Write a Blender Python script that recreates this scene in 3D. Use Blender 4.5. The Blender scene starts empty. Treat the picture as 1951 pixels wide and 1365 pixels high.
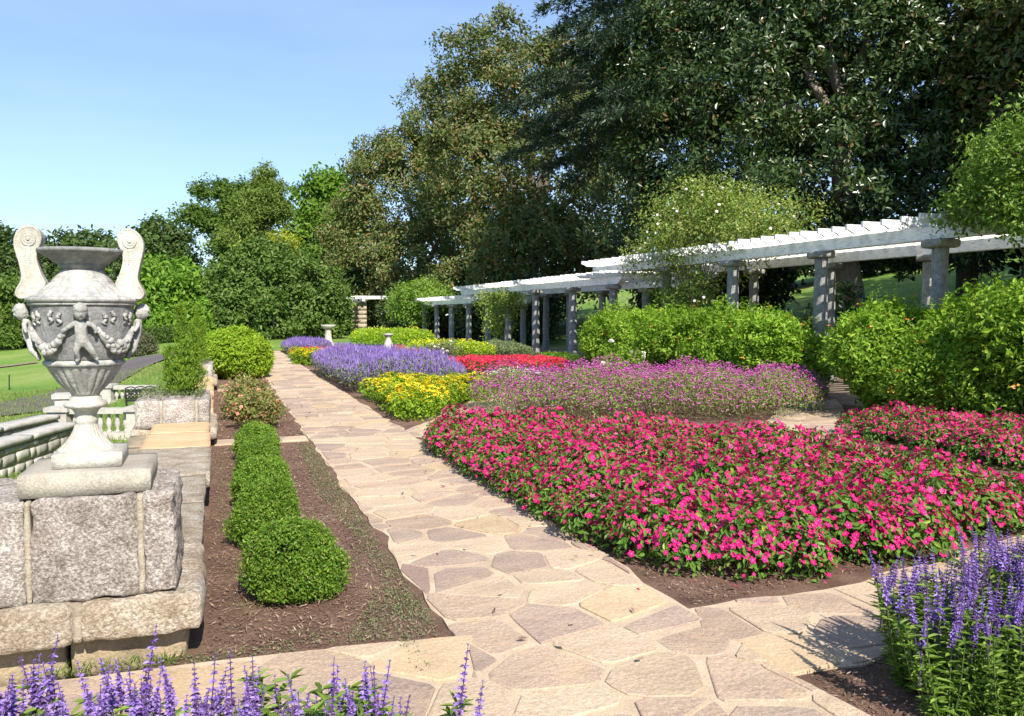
import bpy, bmesh, math, random
import numpy as np
from mathutils import Vector, Matrix, noise

C = bpy.context.scene.collection
R = math.radians
SC = bpy.context.scene

# ------------------------------------------------------------------ camera
cam = bpy.data.cameras.new('camera')
cam.sensor_width = 36.0
cam.lens = 29.06
cam.clip_start = 0.05
cam.clip_end = 4000
camo = bpy.data.objects.new('camera', cam)
C.objects.link(camo)
camo.location = (0, 0, 1.6)
camo.rotation_euler = (R(90 - 3.1), 0, R(-19.6))
SC.camera = camo

# ------------------------------------------------------------------ sky and sun
SUN_ELEV = 41.0
SUN_TRAVEL = Vector((-0.06, 1.0, 0)).normalized() * math.cos(R(SUN_ELEV)) + Vector((0, 0, -math.sin(R(SUN_ELEV))))
world = bpy.data.worlds.new('World')
SC.world = world
world.use_nodes = True
wn = world.node_tree.nodes
wl = world.node_tree.links
for n in list(wn):
    wn.remove(n)
wout = wn.new('ShaderNodeOutputWorld')
wbg = wn.new('ShaderNodeBackground')
sky = wn.new('ShaderNodeTexSky')
sky.sky_type = 'NISHITA'
sky.sun_disc = False
sky.sun_elevation = R(SUN_ELEV)
sky.sun_rotation = R(177)
sky.air_density = 1.0
sky.dust_density = 0.35
sky.ozone_density = 3.5
wbg.inputs['Strength'].default_value = 0.094
# thin high cloud: the whole sky, broken up by noise
wtc = wn.new('ShaderNodeTexCoord')
wmap = wn.new('ShaderNodeMapping')
wmap.inputs['Scale'].default_value = (1.2, 1.2, 5.0)
wl.new(wtc.outputs['Generated'], wmap.inputs['Vector'])
wno = wn.new('ShaderNodeTexNoise')
wno.inputs['Scale'].default_value = 1.6
wno.inputs['Detail'].default_value = 6
wno.inputs['Roughness'].default_value = 0.55
wl.new(wmap.outputs['Vector'], wno.inputs['Vector'])
wra = wn.new('ShaderNodeMapRange')
wra.inputs['From Min'].default_value = 0.42
wra.inputs['From Max'].default_value = 0.75
wra.inputs['To Min'].default_value = 0.20
wra.inputs['To Max'].default_value = 0.38
wl.new(wno.outputs['Fac'], wra.inputs['Value'])
wmx = wn.new('ShaderNodeMixRGB')
wmx.inputs[2].default_value = (4.4, 6.0, 8.0, 1)
wl.new(wra.outputs['Result'], wmx.inputs[0])
wti = wn.new('ShaderNodeMixRGB'); wti.blend_type = 'MULTIPLY'; wti.inputs[0].default_value = 1.0; wti.inputs[2].default_value = (0.92, 0.95, 1.08, 1)
wl.new(sky.outputs['Color'], wti.inputs[1])
wl.new(wti.outputs['Color'], wmx.inputs[1])
wl.new(wmx.outputs['Color'], wbg.inputs['Color'])
wl.new(wbg.outputs['Background'], wout.inputs['Surface'])

sl = bpy.data.lights.new('sun', 'SUN')
sl.energy = 4.9
sl.angle = R(0.55)
sl.color = (1.0, 0.93, 0.81)
so = bpy.data.objects.new('sun', sl)
C.objects.link(so)
so.location = (-3, -30, 30)
so.rotation_euler = SUN_TRAVEL.to_track_quat('-Z', 'Y').to_euler()

SC.view_settings.view_transform = 'Standard'
SC.view_settings.look = 'None'
SC.view_settings.gamma = 1.0
SC.view_settings.exposure = 0.9
SC.view_settings.use_curve_mapping = False
SC.cycles.use_denoising = True
SC.cycles.max_bounces = 6
SC.cycles.diffuse_bounces = 4
SC.cycles.glossy_bounces = 2
SC.cycles.transmission_bounces = 4
SC.cycles.use_adaptive_sampling = True

# ------------------------------------------------------------------ helpers
def link(o, parent=None):
    C.objects.link(o)
    if parent is not None:
        o.parent = parent
    return o

def tag(o, label=None, cat=None, group=None, kind=None):
    if label: o['label'] = label
    if cat: o['category'] = cat
    if group: o['group'] = group
    if kind: o['kind'] = kind
    return o

def thing(name, label, cat, loc=(0, 0, 0), rotz=0.0, group=None):
    o = bpy.data.objects.new(name, None)
    o.empty_display_size = 0.1
    link(o)
    o.location = loc
    o.rotation_euler = (0, 0, rotz)
    return tag(o, label, cat, group)

def dup(root, loc, rotz=0.0, scale=1.0, label=None, group=None):
    r = root.copy(); link(r)
    r.location = loc; r.rotation_euler = (0, 0, rotz)
    r.scale = (scale, scale, scale) if not isinstance(scale, tuple) else scale
    if label: r['label'] = label
    if group: r['group'] = group
    for ch in list(root.children):
        c = ch.copy(); link(c, r)
        for g in list(ch.children):
            d = g.copy(); link(d, c)
    return r

class NB:
    """collects numpy chunks of faces and links them as one mesh object"""
    def __init__(self):
        self.V = []; self.L = []; self.S = []; self.M = []; self.nv = 0
    def add(self, V, F, mat=0):
        V = np.asarray(V, dtype=np.float32).reshape(-1, 3)
        F = np.asarray(F, dtype=np.int32)
        self.V.append(V)
        self.L.append((F + self.nv).ravel())
        self.S.append(np.full(len(F), F.shape[1], dtype=np.int32))
        self.M.append(np.full(len(F), mat, dtype=np.int32))
        self.nv += len(V)
        return self
    def poly(self, V, faces, mat=0):
        V = np.asarray(V, dtype=np.float32).reshape(-1, 3)
        self.V.append(V)
        self.L.append(np.array([i for f in faces for i in f], dtype=np.int32) + self.nv)
        self.S.append(np.array([len(f) for f in faces], dtype=np.int32))
        self.M.append(np.full(len(faces), mat, dtype=np.int32))
        self.nv += len(V)
        return self
    def mesh(self, name, mats, smooth=False):
        V = np.concatenate(self.V); L = np.concatenate(self.L); S = np.concatenate(self.S); M = np.concatenate(self.M)
        me = bpy.data.meshes.new(name)
        me.vertices.add(len(V)); me.vertices.foreach_set('co', V.ravel())
        me.loops.add(len(L)); me.loops.foreach_set('vertex_index', L)
        me.polygons.add(len(S))
        me.polygons.foreach_set('loop_start', np.concatenate(([0], np.cumsum(S)[:-1])).astype(np.int32))
        for m in (mats if isinstance(mats, (list, tuple)) else [mats]):
            me.materials.append(m)
        me.polygons.foreach_set('material_index', M)
        me.polygons.foreach_set('use_smooth', np.full(len(S), smooth, dtype=bool))
        me.update(calc_edges=True)
        return me
    def build(self, name, mats, parent=None, smooth=False, loc=None):
        o = bpy.data.objects.new(name, self.mesh(name, mats, smooth))
        link(o, parent)
        if loc is not None: o.location = loc
        return o

def obj(name, me, parent=None, loc=None, rot=None, scale=None):
    o = bpy.data.objects.new(name, me)
    link(o, parent)
    if loc is not None: o.location = loc
    if rot is not None: o.rotation_euler = rot
    if scale is not None: o.scale = scale
    return o

def norm(a):
    return a / np.maximum(np.linalg.norm(a, axis=-1, keepdims=True), 1e-9)

def add_box(nb, x0, x1, y0, y1, z0, z1, mat=0):
    V = [(x, y, z) for z in (z0, z1) for y in (y0, y1) for x in (x0, x1)]
    F = [(0, 2, 3, 1), (4, 5, 7, 6), (0, 1, 5, 4), (2, 6, 7, 3), (0, 4, 6, 2), (1, 3, 7, 5)]
    nb.add(V, F, mat)

def add_tube(nb, pts, rad, seg=8, mat=0, cap=True, rough=0.0, seed=0):
    pts = [Vector(p) for p in pts]
    n = len(pts)
    if not hasattr(rad, '__len__'): rad = [rad] * n
    V = []; F = []
    ref = Vector((0.31, 0.17, 0.93))
    for i, p in enumerate(pts):
        t = (pts[min(i + 1, n - 1)] - pts[max(i - 1, 0)]).normalized()
        a = t.cross(ref)
        if a.length < 1e-3: a = t.cross(Vector((1, 0, 0)))
        a.normalize(); b = t.cross(a)
        for k in range(seg):
            w = 2 * math.pi * k / seg
            d = a * math.cos(w) + b * math.sin(w)
            r = rad[i]
            if rough: r *= 1 + rough * noise.noise(p * 3.1 + d * 2.3 + Vector((seed, 0, 0)))
            V.append(p + d * r)
    for i in range(n - 1):
        for k in range(seg):
            k2 = (k + 1) % seg
            F.append((i * seg + k, i * seg + k2, (i + 1) * seg + k2, (i + 1) * seg + k))
    if cap:
        F.append(tuple(range(seg - 1, -1, -1)))
        F.append(tuple((n - 1) * seg + k for k in range(seg)))
    nb.poly(V, F, mat)

def add_lathe(nb, prof, seg=48, mat=0, cx=0, cy=0, cz=0):
    """prof: (r, z[, flute amplitude, flute count])"""
    n = len(prof); V = []; F = []
    for p in prof:
        r, z = p[0], p[1]
        am, fn = (p[2], p[3]) if len(p) > 2 else (0, 0)
        for k in range(seg):
            w = 2 * math.pi * k / seg
            rr = r
            if am: rr = r - am * (1 - abs(math.sin(w * fn / 2))) ** 2
            V.append((cx + rr * math.cos(w), cy + rr * math.sin(w), cz + z))
    for i in range(n - 1):
        for k in range(seg):
            k2 = (k + 1) % seg
            F.append((i * seg + k, i * seg + k2, (i + 1) * seg + k2, (i + 1) * seg + k))
    F.append(tuple(range(seg - 1, -1, -1)))
    F.append(tuple((n - 1) * seg + k for k in range(seg)))
    nb.poly(V, F, mat)

def rock_mesh(name, x0, x1, y0, y1, z0, z1, mat, cell=0.05, amp=0.012, rnd=0.02, freq=9.0, seed=0, tilt=0):
    """a block of rough stone: a gridded box with worn edges and a broken face"""
    nx = max(2, int((x1 - x0) / cell)); ny = max(2, int((y1 - y0) / cell)); nz = max(2, int((z1 - z0) / cell))
    idx = {}; V = []; F = []
    c = Vector(((x0 + x1) / 2, (y0 + y1) / 2, (z0 + z1) / 2)); h = Vector(((x1 - x0) / 2, (y1 - y0) / 2, (z1 - z0) / 2))
    sd = Vector((seed * 7.31, seed * 3.17, seed * 1.93))
    def vid(i, j, k):
        key = (i, j, k)
        if key in idx: return idx[key]
        p = Vector((x0 + (x1 - x0) * i / nx, y0 + (y1 - y0) * j / ny, z0 + (z1 - z0) * k / nz))
        q = p - c
        rr = min(rnd, min(h) * 0.8)
        cl = Vector([max(-h[a] + rr, min(h[a] - rr, q[a])) for a in range(3)])
        d = q - cl
        if d.length > 1e-6:
            q = cl + d.normalized() * rr
        n = d.normalized() if d.length > 1e-6 else Vector((0, 0, 0))
        s = (p + sd) * freq
        a = noise.noise(s) * 0.6 + noise.noise(s * 2.3) * 0.35 + noise.noise(s * 0.45) * 0.7
        q = q + n * a * amp + noise.noise_vector(s * 1.3) * amp * 0.25
        V.append(c + q); idx[key] = len(V) - 1
        return idx[key]
    for i in range(nx):
        for j in range(ny):
            F.append((vid(i, j, 0), vid(i, j + 1, 0), vid(i + 1, j + 1, 0), vid(i + 1, j, 0)))
            F.append((vid(i, j, nz), vid(i + 1, j, nz), vid(i + 1, j + 1, nz), vid(i, j + 1, nz)))
    for i in range(nx):
        for k in range(nz):
            F.append((vid(i, 0, k), vid(i + 1, 0, k), vid(i + 1, 0, k + 1), vid(i, 0, k + 1)))
            F.append((vid(i, ny, k), vid(i, ny, k + 1), vid(i + 1, ny, k + 1), vid(i + 1, ny, k)))
    for j in range(ny):
        for k in range(nz):
            F.append((vid(0, j, k), vid(0, j, k + 1), vid(0, j + 1, k + 1), vid(0, j + 1, k)))
            F.append((vid(nx, j, k), vid(nx, j + 1, k), vid(nx, j + 1, k + 1), vid(nx, j, k + 1)))
    nb = NB(); nb.poly(V, F)
    return nb.mesh(name, mat, True)

def skin_mesh(name, verts, edges, radii, mat, sub=2):
    me = bpy.data.meshes.new(name)
    me.from_pydata(verts, edges, [])
    o = bpy.data.objects.new(name, me); C.objects.link(o)
    if not me.skin_vertices: 
        bm = bmesh.new(); bm.from_mesh(me); bm.verts.layers.skin.verify(); bm.to_mesh(me); bm.free()
    for i, r in enumerate(radii):
        me.skin_vertices[0].data[i].radius = (r, r) if not isinstance(r, tuple) else r
        me.skin_vertices[0].data[i].use_root = (i == 0)
    o.modifiers.new('skin', 'SKIN')
    s = o.modifiers.new('sub', 'SUBSURF'); s.levels = sub; s.render_levels = sub
    dg = bpy.context.evaluated_depsgraph_get()
    out = bpy.data.meshes.new_from_object(o.evaluated_get(dg))
    bpy.data.objects.remove(o); bpy.data.meshes.remove(me)
    out.materials.clear(); out.materials.append(mat)
    for p in out.polygons: p.use_smooth = True
    return out

# ------------------------------------------------------------------ materials
def new_mat(name):
    m = bpy.data.materials.new(name); m.use_nodes = True
    nt = m.node_tree
    for n in list(nt.nodes): nt.nodes.remove(n)
    out = nt.nodes.new('ShaderNodeOutputMaterial')
    b = nt.nodes.new('ShaderNodeBsdfPrincipled')
    nt.links.new(b.outputs[0], out.inputs['Surface'])
    return m, nt, b, out

def ramp(nt, cols, pos=None, const=False):
    r = nt.nodes.new('ShaderNodeValToRGB')
    e = r.color_ramp.elements
    n = len(cols)
    if pos is None: pos = [i / max(1, n - 1) for i in range(n)]
    while len(e) < n: e.new(0.5)
    for i in range(n):
        e[i].position = pos[i]; e[i].color = (*cols[i], 1)
    if const: r.color_ramp.interpolation = 'CONSTANT'
    return r

def noise_node(nt, scale, detail=6, rough=0.6, coord='Object', dist=0.0, stretch=None):
    tc = nt.nodes.new('ShaderNodeTexCoord')
    n = nt.nodes.new('ShaderNodeTexNoise')
    n.inputs['Scale'].default_value = scale
    n.inputs['Detail'].default_value = detail
    n.inputs['Roughness'].default_value = rough
    n.inputs['Distortion'].default_value = dist
    if coord == 'World':
        g = nt.nodes.new('ShaderNodeNewGeometry'); src = g.outputs['Position']
    else:
        src = tc.outputs[coord]
    if stretch:
        mp = nt.nodes.new('ShaderNodeMapping'); mp.inputs['Scale'].default_value = stretch
        nt.links.new(src, mp.inputs['Vector']); src = mp.outputs['Vector']
    nt.links.new(src, n.inputs['Vector'])
    return n

def mixc(nt, fac, a, b, mode='MIX'):
    m = nt.nodes.new('ShaderNodeMixRGB'); m.blend_type = mode
    for s, v in ((0, fac), (1, a), (2, b)):
        if hasattr(v, 'is_output') or hasattr(v, 'links'): nt.links.new(v, m.inputs[s])
        elif s == 0: m.inputs[0].default_value = v
        else: m.inputs[s].default_value = (*v, 1)
    return m.outputs['Color']

def bump(nt, b, height, strength=0.3, dist=0.01):
    bp = nt.nodes.new('ShaderNodeBump')
    bp.inputs['Strength'].default_value = strength
    bp.inputs['Distance'].default_value = dist
    nt.links.new(height, bp.inputs['Height'])
    nt.links.new(bp.outputs['Normal'], b.inputs['Normal'])

def stone_mat(name, cols, scale=6.0, pos=None, rough=0.85, bscale=40, bstr=0.4, bdist=0.01, speck=None, obj_var=0.0, coord='World', stretch=None, stain=None):
    m, nt, b, out = new_mat(name)
    n1 = noise_node(nt, scale, 7, 0.62, coord, stretch=stretch)
    r = ramp(nt, cols, pos or [0.3 + 0.4 * i / (len(cols) - 1) for i in range(len(cols))])
    nt.links.new(n1.outputs['Fac'], r.inputs['Fac'])
    col = r.outputs['Color']
    if speck:
        n2 = noise_node(nt, speck[0], 3, 0.7, coord)
        r2 = ramp(nt, [speck[1], speck[2]], [0.42, 0.6])
        nt.links.new(n2.outputs['Fac'], r2.inputs['Fac'])
        col = mixc(nt, speck[3], col, r2.outputs['Color'], 'MULTIPLY')
    if stain:
        n3 = noise_node(nt, stain[0], 6, 0.65, coord, 0.6)
        mr = nt.nodes.new('ShaderNodeMapRange')
        mr.inputs['From Min'].default_value = stain[2]; mr.inputs['From Max'].default_value = stain[3]
        mr.inputs['To Max'].default_value = stain[4]
        nt.links.new(n3.outputs['Fac'], mr.inputs['Value'])
        col = mixc(nt, mr.outputs['Result'], col, stain[1])
    if obj_var:
        oi = nt.nodes.new('ShaderNodeObjectInfo')
        hs = nt.nodes.new('ShaderNodeHueSaturation')
        mr = nt.nodes.new('ShaderNodeMapRange')
        mr.inputs['To Min'].default_value = 1 - obj_var; mr.inputs['To Max'].default_value = 1 + obj_var
        nt.links.new(oi.outputs['Random'], mr.inputs['Value'])
        nt.links.new(mr.outputs['Result'], hs.inputs['Value'])
        nt.links.new(col, hs.inputs['Color'])
        col = hs.outputs['Color']
    nt.links.new(col, b.inputs['Base Color'])
    b.inputs['Roughness'].default_value = rough
    nb_ = noise_node(nt, bscale, 6, 0.65, coord)
    bump(nt, b, nb_.outputs['Fac'], bstr, bdist)
    return m

def leaf_mat(name, cols, rough=0.45, transl=0.25, tcol=None, pos=None, spec=0.4, var=0.12):
    m, nt, b, out = new_mat(name)
    g = nt.nodes.new('ShaderNodeNewGeometry')
    r = ramp(nt, cols, pos)
    nt.links.new(g.outputs['Random Per Island'], r.inputs['Fac'])
    oi = nt.nodes.new('ShaderNodeObjectInfo')
    mr = nt.nodes.new('ShaderNodeMapRange')
    mr.inputs['To Min'].default_value = 1 - var; mr.inputs['To Max'].default_value = 1 + var
    nt.links.new(oi.outputs['Random'], mr.inputs['Value'])
    hs = nt.nodes.new('ShaderNodeHueSaturation')
    nt.links.new(mr.outputs['Result'], hs.inputs['Value'])
    nt.links.new(r.outputs['Color'], hs.inputs['Color'])
    nt.links.new(hs.outputs['Color'], b.inputs['Base Color'])
    b.inputs['Roughness'].default_value = rough
    b.inputs['Specular IOR Level'].default_value = spec
    if transl > 0:
        t = nt.nodes.new('ShaderNodeBsdfTranslucent')
        col = mixc(nt, 1.0, hs.outputs['Color'], tcol or (1.3, 1.5, 0.6), 'MULTIPLY')
        nt.links.new(col, t.inputs['Color'])
        mx = nt.nodes.new('ShaderNodeMixShader')
        mx.inputs[0].default_value = transl
        nt.links.new(b.outputs[0], mx.inputs[1]); nt.links.new(t.outputs[0], mx.inputs[2])
        nt.links.new(mx.outputs[0], out.inputs['Surface'])
    return m

def plain_mat(name, col, rough=0.6, metal=0.0, spec=0.5):
    m, nt, b, out = new_mat(name)
    b.inputs['Base Color'].default_value = (*col, 1)
    b.inputs['Roughness'].default_value = rough
    b.inputs['Metallic'].default_value = metal
    b.inputs['Specular IOR Level'].default_value = spec
    return m

M = {}
M['flag'] = stone_mat('flagstone', [(0.34, 0.25, 0.19), (0.44, 0.33, 0.245), (0.52, 0.39, 0.28)], 2.6, [0.3, 0.5, 0.72], 0.92, 34, 0.8, 0.016, (60, (0.70, 0.66, 0.63), (1.0, 1.0, 1.0), 0.75), 0.10, stretch=(0.6, 1.6, 1), stain=(5.0, (0.54, 0.38, 0.22), 0.5, 0.75, 0.55))
M['flag_grey'] = stone_mat('flagstone_grey', [(0.29, 0.215, 0.175), (0.37, 0.28, 0.225), (0.46, 0.35, 0.26)], 3.0, [0.3, 0.5, 0.75], 0.92, 34, 0.8, 0.016, (60, (0.70, 0.66, 0.63), (1.0, 1.0, 1.0), 0.75), 0.10, stretch=(0.6, 1.6, 1), stain=(4.0, (0.50, 0.36, 0.22), 0.5, 0.78, 0.6))
M['flag_pale'] = stone_mat('flagstone_pale', [(0.42, 0.315, 0.225), (0.50, 0.385, 0.27), (0.57, 0.445, 0.315)], 3.0, [0.3, 0.5, 0.75], 0.92, 34, 0.8, 0.016, (60, (0.72, 0.69, 0.66), (1.0, 1.0, 1.0), 0.7), 0.08, stretch=(0.6, 1.6, 1))
M['flag_ochre'] = stone_mat('flagstone_ochre', [(0.40, 0.29, 0.19), (0.50, 0.37, 0.235), (0.57, 0.43, 0.28)], 3.0, [0.3, 0.5, 0.75], 0.92, 34, 0.7, 0.014, (60, (0.74, 0.70, 0.64), (1.0, 1.0, 1.0), 0.7), 0.08)
M['flag_red'] = stone_mat('flagstone_red', [(0.29, 0.20, 0.17), (0.38, 0.27, 0.22)], 3.0, None, 0.92, 34, 0.7, 0.014, (60, (0.74, 0.70, 0.64), (1.0, 1.0, 1.0), 0.7), 0.1)
M['mortar'] = stone_mat('path_mortar', [(0.40, 0.305, 0.21), (0.52, 0.405, 0.285), (0.59, 0.47, 0.34)], 4.0, None, 0.95, 110, 0.7, 0.008, (120, (0.74, 0.71, 0.68), (1, 1, 1), 0.7), stain=(3.0, (0.33, 0.26, 0.17), 0.55, 0.8, 0.5))
M['granite'] = stone_mat('rough_granite', [(0.32, 0.28, 0.25), (0.50, 0.455, 0.415), (0.62, 0.585, 0.55)], 9.0, [0.32, 0.5, 0.68], 0.92, 55, 1.0, 0.03, (75, (0.42, 0.37, 0.35), (1.08, 1.06, 1.03), 0.85), 0.08, stain=(2.3, (0.36, 0.22, 0.18), 0.52, 0.74, 0.55))
M['granite_tan'] = stone_mat('rough_granite_tan', [(0.32, 0.25, 0.175), (0.47, 0.40, 0.315), (0.60, 0.545, 0.475)], 7.0, [0.32, 0.5, 0.68], 0.92, 45, 1.0, 0.03, (65, (0.50, 0.44, 0.38), (1.06, 1.04, 1.0), 0.8), 0.08, stain=(3.0, (0.24, 0.21, 0.20), 0.58, 0.72, 0.6))
M['granite_dark'] = stone_mat('stained_granite', [(0.22, 0.18, 0.12), (0.34, 0.27, 0.18), (0.42, 0.33, 0.22)], 5.0, None, 0.95, 45, 0.8, 0.015, (70, (0.7, 0.65, 0.6), (1, 1, 1), 0.6), 0.08, stain=(4, (0.10, 0.13, 0.05), 0.5, 0.75, 0.6))
M['coping_tan'] = stone_mat('tan_coping', [(0.42, 0.27, 0.14), (0.56, 0.38, 0.21), (0.60, 0.44, 0.28)], 5.0, None, 0.9, 45, 0.5, 0.01, (70, (0.8, 0.75, 0.7), (1, 1, 1), 0.6), 0.05, stretch=(0.5, 2.5, 1))
M['joint'] = stone_mat('old_mortar_joint', [(0.24, 0.195, 0.14), (0.38, 0.325, 0.25), (0.46, 0.41, 0.33)], 16, None, 0.95, 80, 0.9, 0.015)
M['cast'] = stone_mat('cast_stone', [(0.27, 0.24, 0.20), (0.37, 0.34, 0.29), (0.44, 0.41, 0.36)], 4.0, None, 0.92, 90, 0.6, 0.008, (110, (0.66, 0.64, 0.6), (1, 1, 1), 0.75), stain=(6, (0.40, 0.31, 0.20), 0.5, 0.78, 0.5))
M['marble'] = stone_mat('weathered_marble', [(0.27, 0.265, 0.26), (0.40, 0.39, 0.375), (0.49, 0.475, 0.455)], 9.0, [0.3, 0.48, 0.66], 0.8, 70, 0.7, 0.008, (50, (0.66, 0.65, 0.64), (1, 1, 1), 0.7), stain=(13.0, (0.14, 0.138, 0.14), 0.48, 0.70, 0.85))
M['marble_grey'] = stone_mat('soot_grey_marble', [(0.13, 0.13, 0.135), (0.22, 0.218, 0.22), (0.34, 0.33, 0.32)], 11.0, [0.3, 0.5, 0.68], 0.8, 60, 0.7, 0.008, (50, (0.66, 0.65, 0.64), (1, 1, 1), 0.7), stain=(18.0, (0.09, 0.09, 0.095), 0.5, 0.72, 0.7))
M['marble_white'] = stone_mat('pale_marble', [(0.36, 0.34, 0.30), (0.47, 0.45, 0.41), (0.54, 0.525, 0.485)], 7.0, None, 0.8, 70, 0.7, 0.007, (60, (0.72, 0.71, 0.69), (1, 1, 1), 0.7), stain=(10.0, (0.29, 0.26, 0.20), 0.46, 0.70, 0.7))
M['column'] = stone_mat('grey_granite_column', [(0.22, 0.22, 0.22), (0.33, 0.33, 0.325), (0.42, 0.415, 0.405)], 10.0, None, 0.92, 40, 1.0, 0.03, (60, (0.5, 0.5, 0.5), (1.05, 1.05, 1.05), 0.8), 0.08)
M['capital'] = stone_mat('dark_granite_capital', [(0.17, 0.165, 0.16), (0.27, 0.26, 0.25), (0.34, 0.33, 0.31)], 10.0, None, 0.9, 40, 0.8, 0.02, None, 0.08)
M['grey_stone'] = stone_mat('grey_balustrade_stone', [(0.30, 0.28, 0.27), (0.42, 0.40, 0.37), (0.50, 0.47, 0.43)], 5.0, None, 0.9, 60, 0.4, 0.006, (110, (0.75, 0.73, 0.7), (1, 1, 1), 0.5))
M['rubble'] = stone_mat('rubble_stone', [(0.26, 0.25, 0.22), (0.40, 0.38, 0.33), (0.50, 0.48, 0.43)], 6.0, None, 0.9, 45, 0.7, 0.015, (70, (0.65, 0.62, 0.58), (1, 1, 1), 0.6), 0.22)

m, nt, b, out = new_mat('white_paint')
n1 = noise_node(nt, 3.0, 6, 0.6, 'World'); r1 = ramp(nt, [(0.62, 0.63, 0.62), (0.80, 0.80, 0.79)], [0.32, 0.5])
nt.links.new(n1.outputs['Fac'], r1.inputs['Fac'])
n2 = noise_node(nt, 16.0, 5, 0.7, 'World', stretch=(0.4, 0.4, 2.5)); r2 = ramp(nt, [(0.30, 0.27, 0.22), (1, 1, 1)], [0.32, 0.46])
nt.links.new(n2.outputs['Fac'], r2.inputs['Fac'])
nt.links.new(mixc(nt, 0.8, r1.outputs['Color'], r2.outputs['Color'], 'MULTIPLY'), b.inputs['Base Color'])
b.inputs['Roughness'].default_value = 0.55
M['white'] = m

m, nt, b, out = new_mat('mulch')
n1 = noise_node(nt, 3.0, 8, 0.65, 'World'); r1 = ramp(nt, [(0.105, 0.062, 0.046), (0.185, 0.112, 0.082), (0.27, 0.175, 0.13)], [0.3, 0.5, 0.72])
nt.links.new(n1.outputs['Fac'], r1.inputs['Fac'])
n2 = noise_node(nt, 60.0, 5, 0.75, 'World', 0.8, (1, 2.2, 1)); r2 = ramp(nt, [(0.45, 0.42, 0.4), (1.0, 1.0, 1.0), (1.7, 1.6, 1.5)], [0.35, 0.5, 0.7])
nt.links.new(n2.outputs['Fac'], r2.inputs['Fac'])
col = mixc(nt, 0.9, r1.outputs['Color'], r2.outputs['Color'], 'MULTIPLY')
n3 = noise_node(nt, 1.7, 8, 0.7, 'World', 0.5)
mr = nt.nodes.new('ShaderNodeMapRange'); mr.inputs['From Min'].default_value = 0.56; mr.inputs['From Max'].default_value = 0.70; mr.inputs['To Max'].default_value = 0.55
nt.links.new(n3.outputs['Fac'], mr.inputs['Value'])
col = mixc(nt, mr.outputs['Result'], col, (0.13, 0.145, 0.065))
nt.links.new(col, b.inputs['Base Color']); b.inputs['Roughness'].default_value = 0.95; b.inputs['Specular IOR Level'].default_value = 0.2
bump(nt, b, n2.outputs['Fac'], 0.9, 0.02)
M['mulch'] = m

m, nt, b, out = new_mat('lawn_grass')
n1 = noise_node(nt, 0.22, 8, 0.62, 'World'); r1 = ramp(nt, [(0.095, 0.19, 0.03), (0.145, 0.245, 0.042), (0.22, 0.28, 0.075), (0.29, 0.27, 0.13)], [0.3, 0.48, 0.64, 0.82])
nt.links.new(n1.outputs['Fac'], r1.inputs['Fac'])
n2 = noise_node(nt, 9.0, 6, 0.75, 'World', 0.3); r2 = ramp(nt, [(0.6, 0.62, 0.55), (1.0, 1.0, 1.0), (1.3, 1.25, 1.1)], [0.32, 0.5, 0.7])
nt.links.new(n2.outputs['Fac'], r2.inputs['Fac'])
nt.links.new(mixc(nt, 0.9, r1.outputs['Color'], r2.outputs['Color'], 'MULTIPLY'), b.inputs['Base Color'])
b.inputs['Roughness'].default_value = 0.9; b.inputs['Specular IOR Level'].default_value = 0.2
bump(nt, b, n2.outputs['Fac'], 0.8, 0.06)
M['lawn'] = m
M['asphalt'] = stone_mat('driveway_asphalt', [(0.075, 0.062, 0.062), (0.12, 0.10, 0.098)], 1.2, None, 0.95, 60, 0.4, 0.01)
M['dirt'] = stone_mat('worn_earth', [(0.17, 0.12, 0.085), (0.27, 0.20, 0.145)], 1.5, None, 0.95, 30, 0.5, 0.01)
M['iron'] = plain_mat('black_iron', (0.012, 0.012, 0.013), 0.5, 0.0)
M['bark'] = stone_mat('grey_brown_bark', [(0.06, 0.048, 0.04), (0.12, 0.10, 0.085), (0.19, 0.165, 0.14)], 6.0, None, 0.95, 18, 0.9, 0.05, stretch=(2.0, 2.0, 0.3))
M['bark_pale'] = stone_mat('pale_bark', [(0.16, 0.12, 0.095), (0.26, 0.20, 0.16), (0.33, 0.28, 0.23)], 6.0, None, 0.95, 18, 0.9, 0.05, stretch=(2.0, 2.0, 0.3))
M['stem'] = plain_mat('green_stem', (0.09, 0.13, 0.035), 0.6)
M['cane'] = plain_mat('brown_cane', (0.13, 0.10, 0.045), 0.7)
M['chip'] = leaf_mat('wood_chip', [(0.10, 0.06, 0.045), (0.17, 0.105, 0.075), (0.26, 0.17, 0.12), (0.42, 0.32, 0.24)], 0.9, 0.0, pos=[0, 0.45, 0.8, 1.0], spec=0.15)

# leaves
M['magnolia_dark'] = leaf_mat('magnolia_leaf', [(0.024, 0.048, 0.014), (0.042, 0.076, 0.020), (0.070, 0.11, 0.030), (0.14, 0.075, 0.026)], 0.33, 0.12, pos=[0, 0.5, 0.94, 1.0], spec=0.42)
M['magnolia_sun'] = leaf_mat('magnolia_leaf_rusty_sunlit', [(0.070, 0.105, 0.026), (0.115, 0.155, 0.042), (0.165, 0.19, 0.062), (0.21, 0.14, 0.055), (0.28, 0.14, 0.055)], 0.45, 0.2, pos=[0, 0.42, 0.82, 0.92, 1.0], spec=0.3)  # rust is the leaf's own; the brighter olive is sunlight put into the colour
M['holly'] = leaf_mat('dark_round_tree_leaf', [(0.045, 0.085, 0.016), (0.080, 0.135, 0.026), (0.12, 0.18, 0.036)], 0.5, 0.22, spec=.22)
M['broad'] = leaf_mat('broadleaf', [(0.055, 0.105, 0.018), (0.095, 0.16, 0.026), (0.14, 0.21, 0.038)], 0.5, 0.28, spec=.22)
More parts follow.
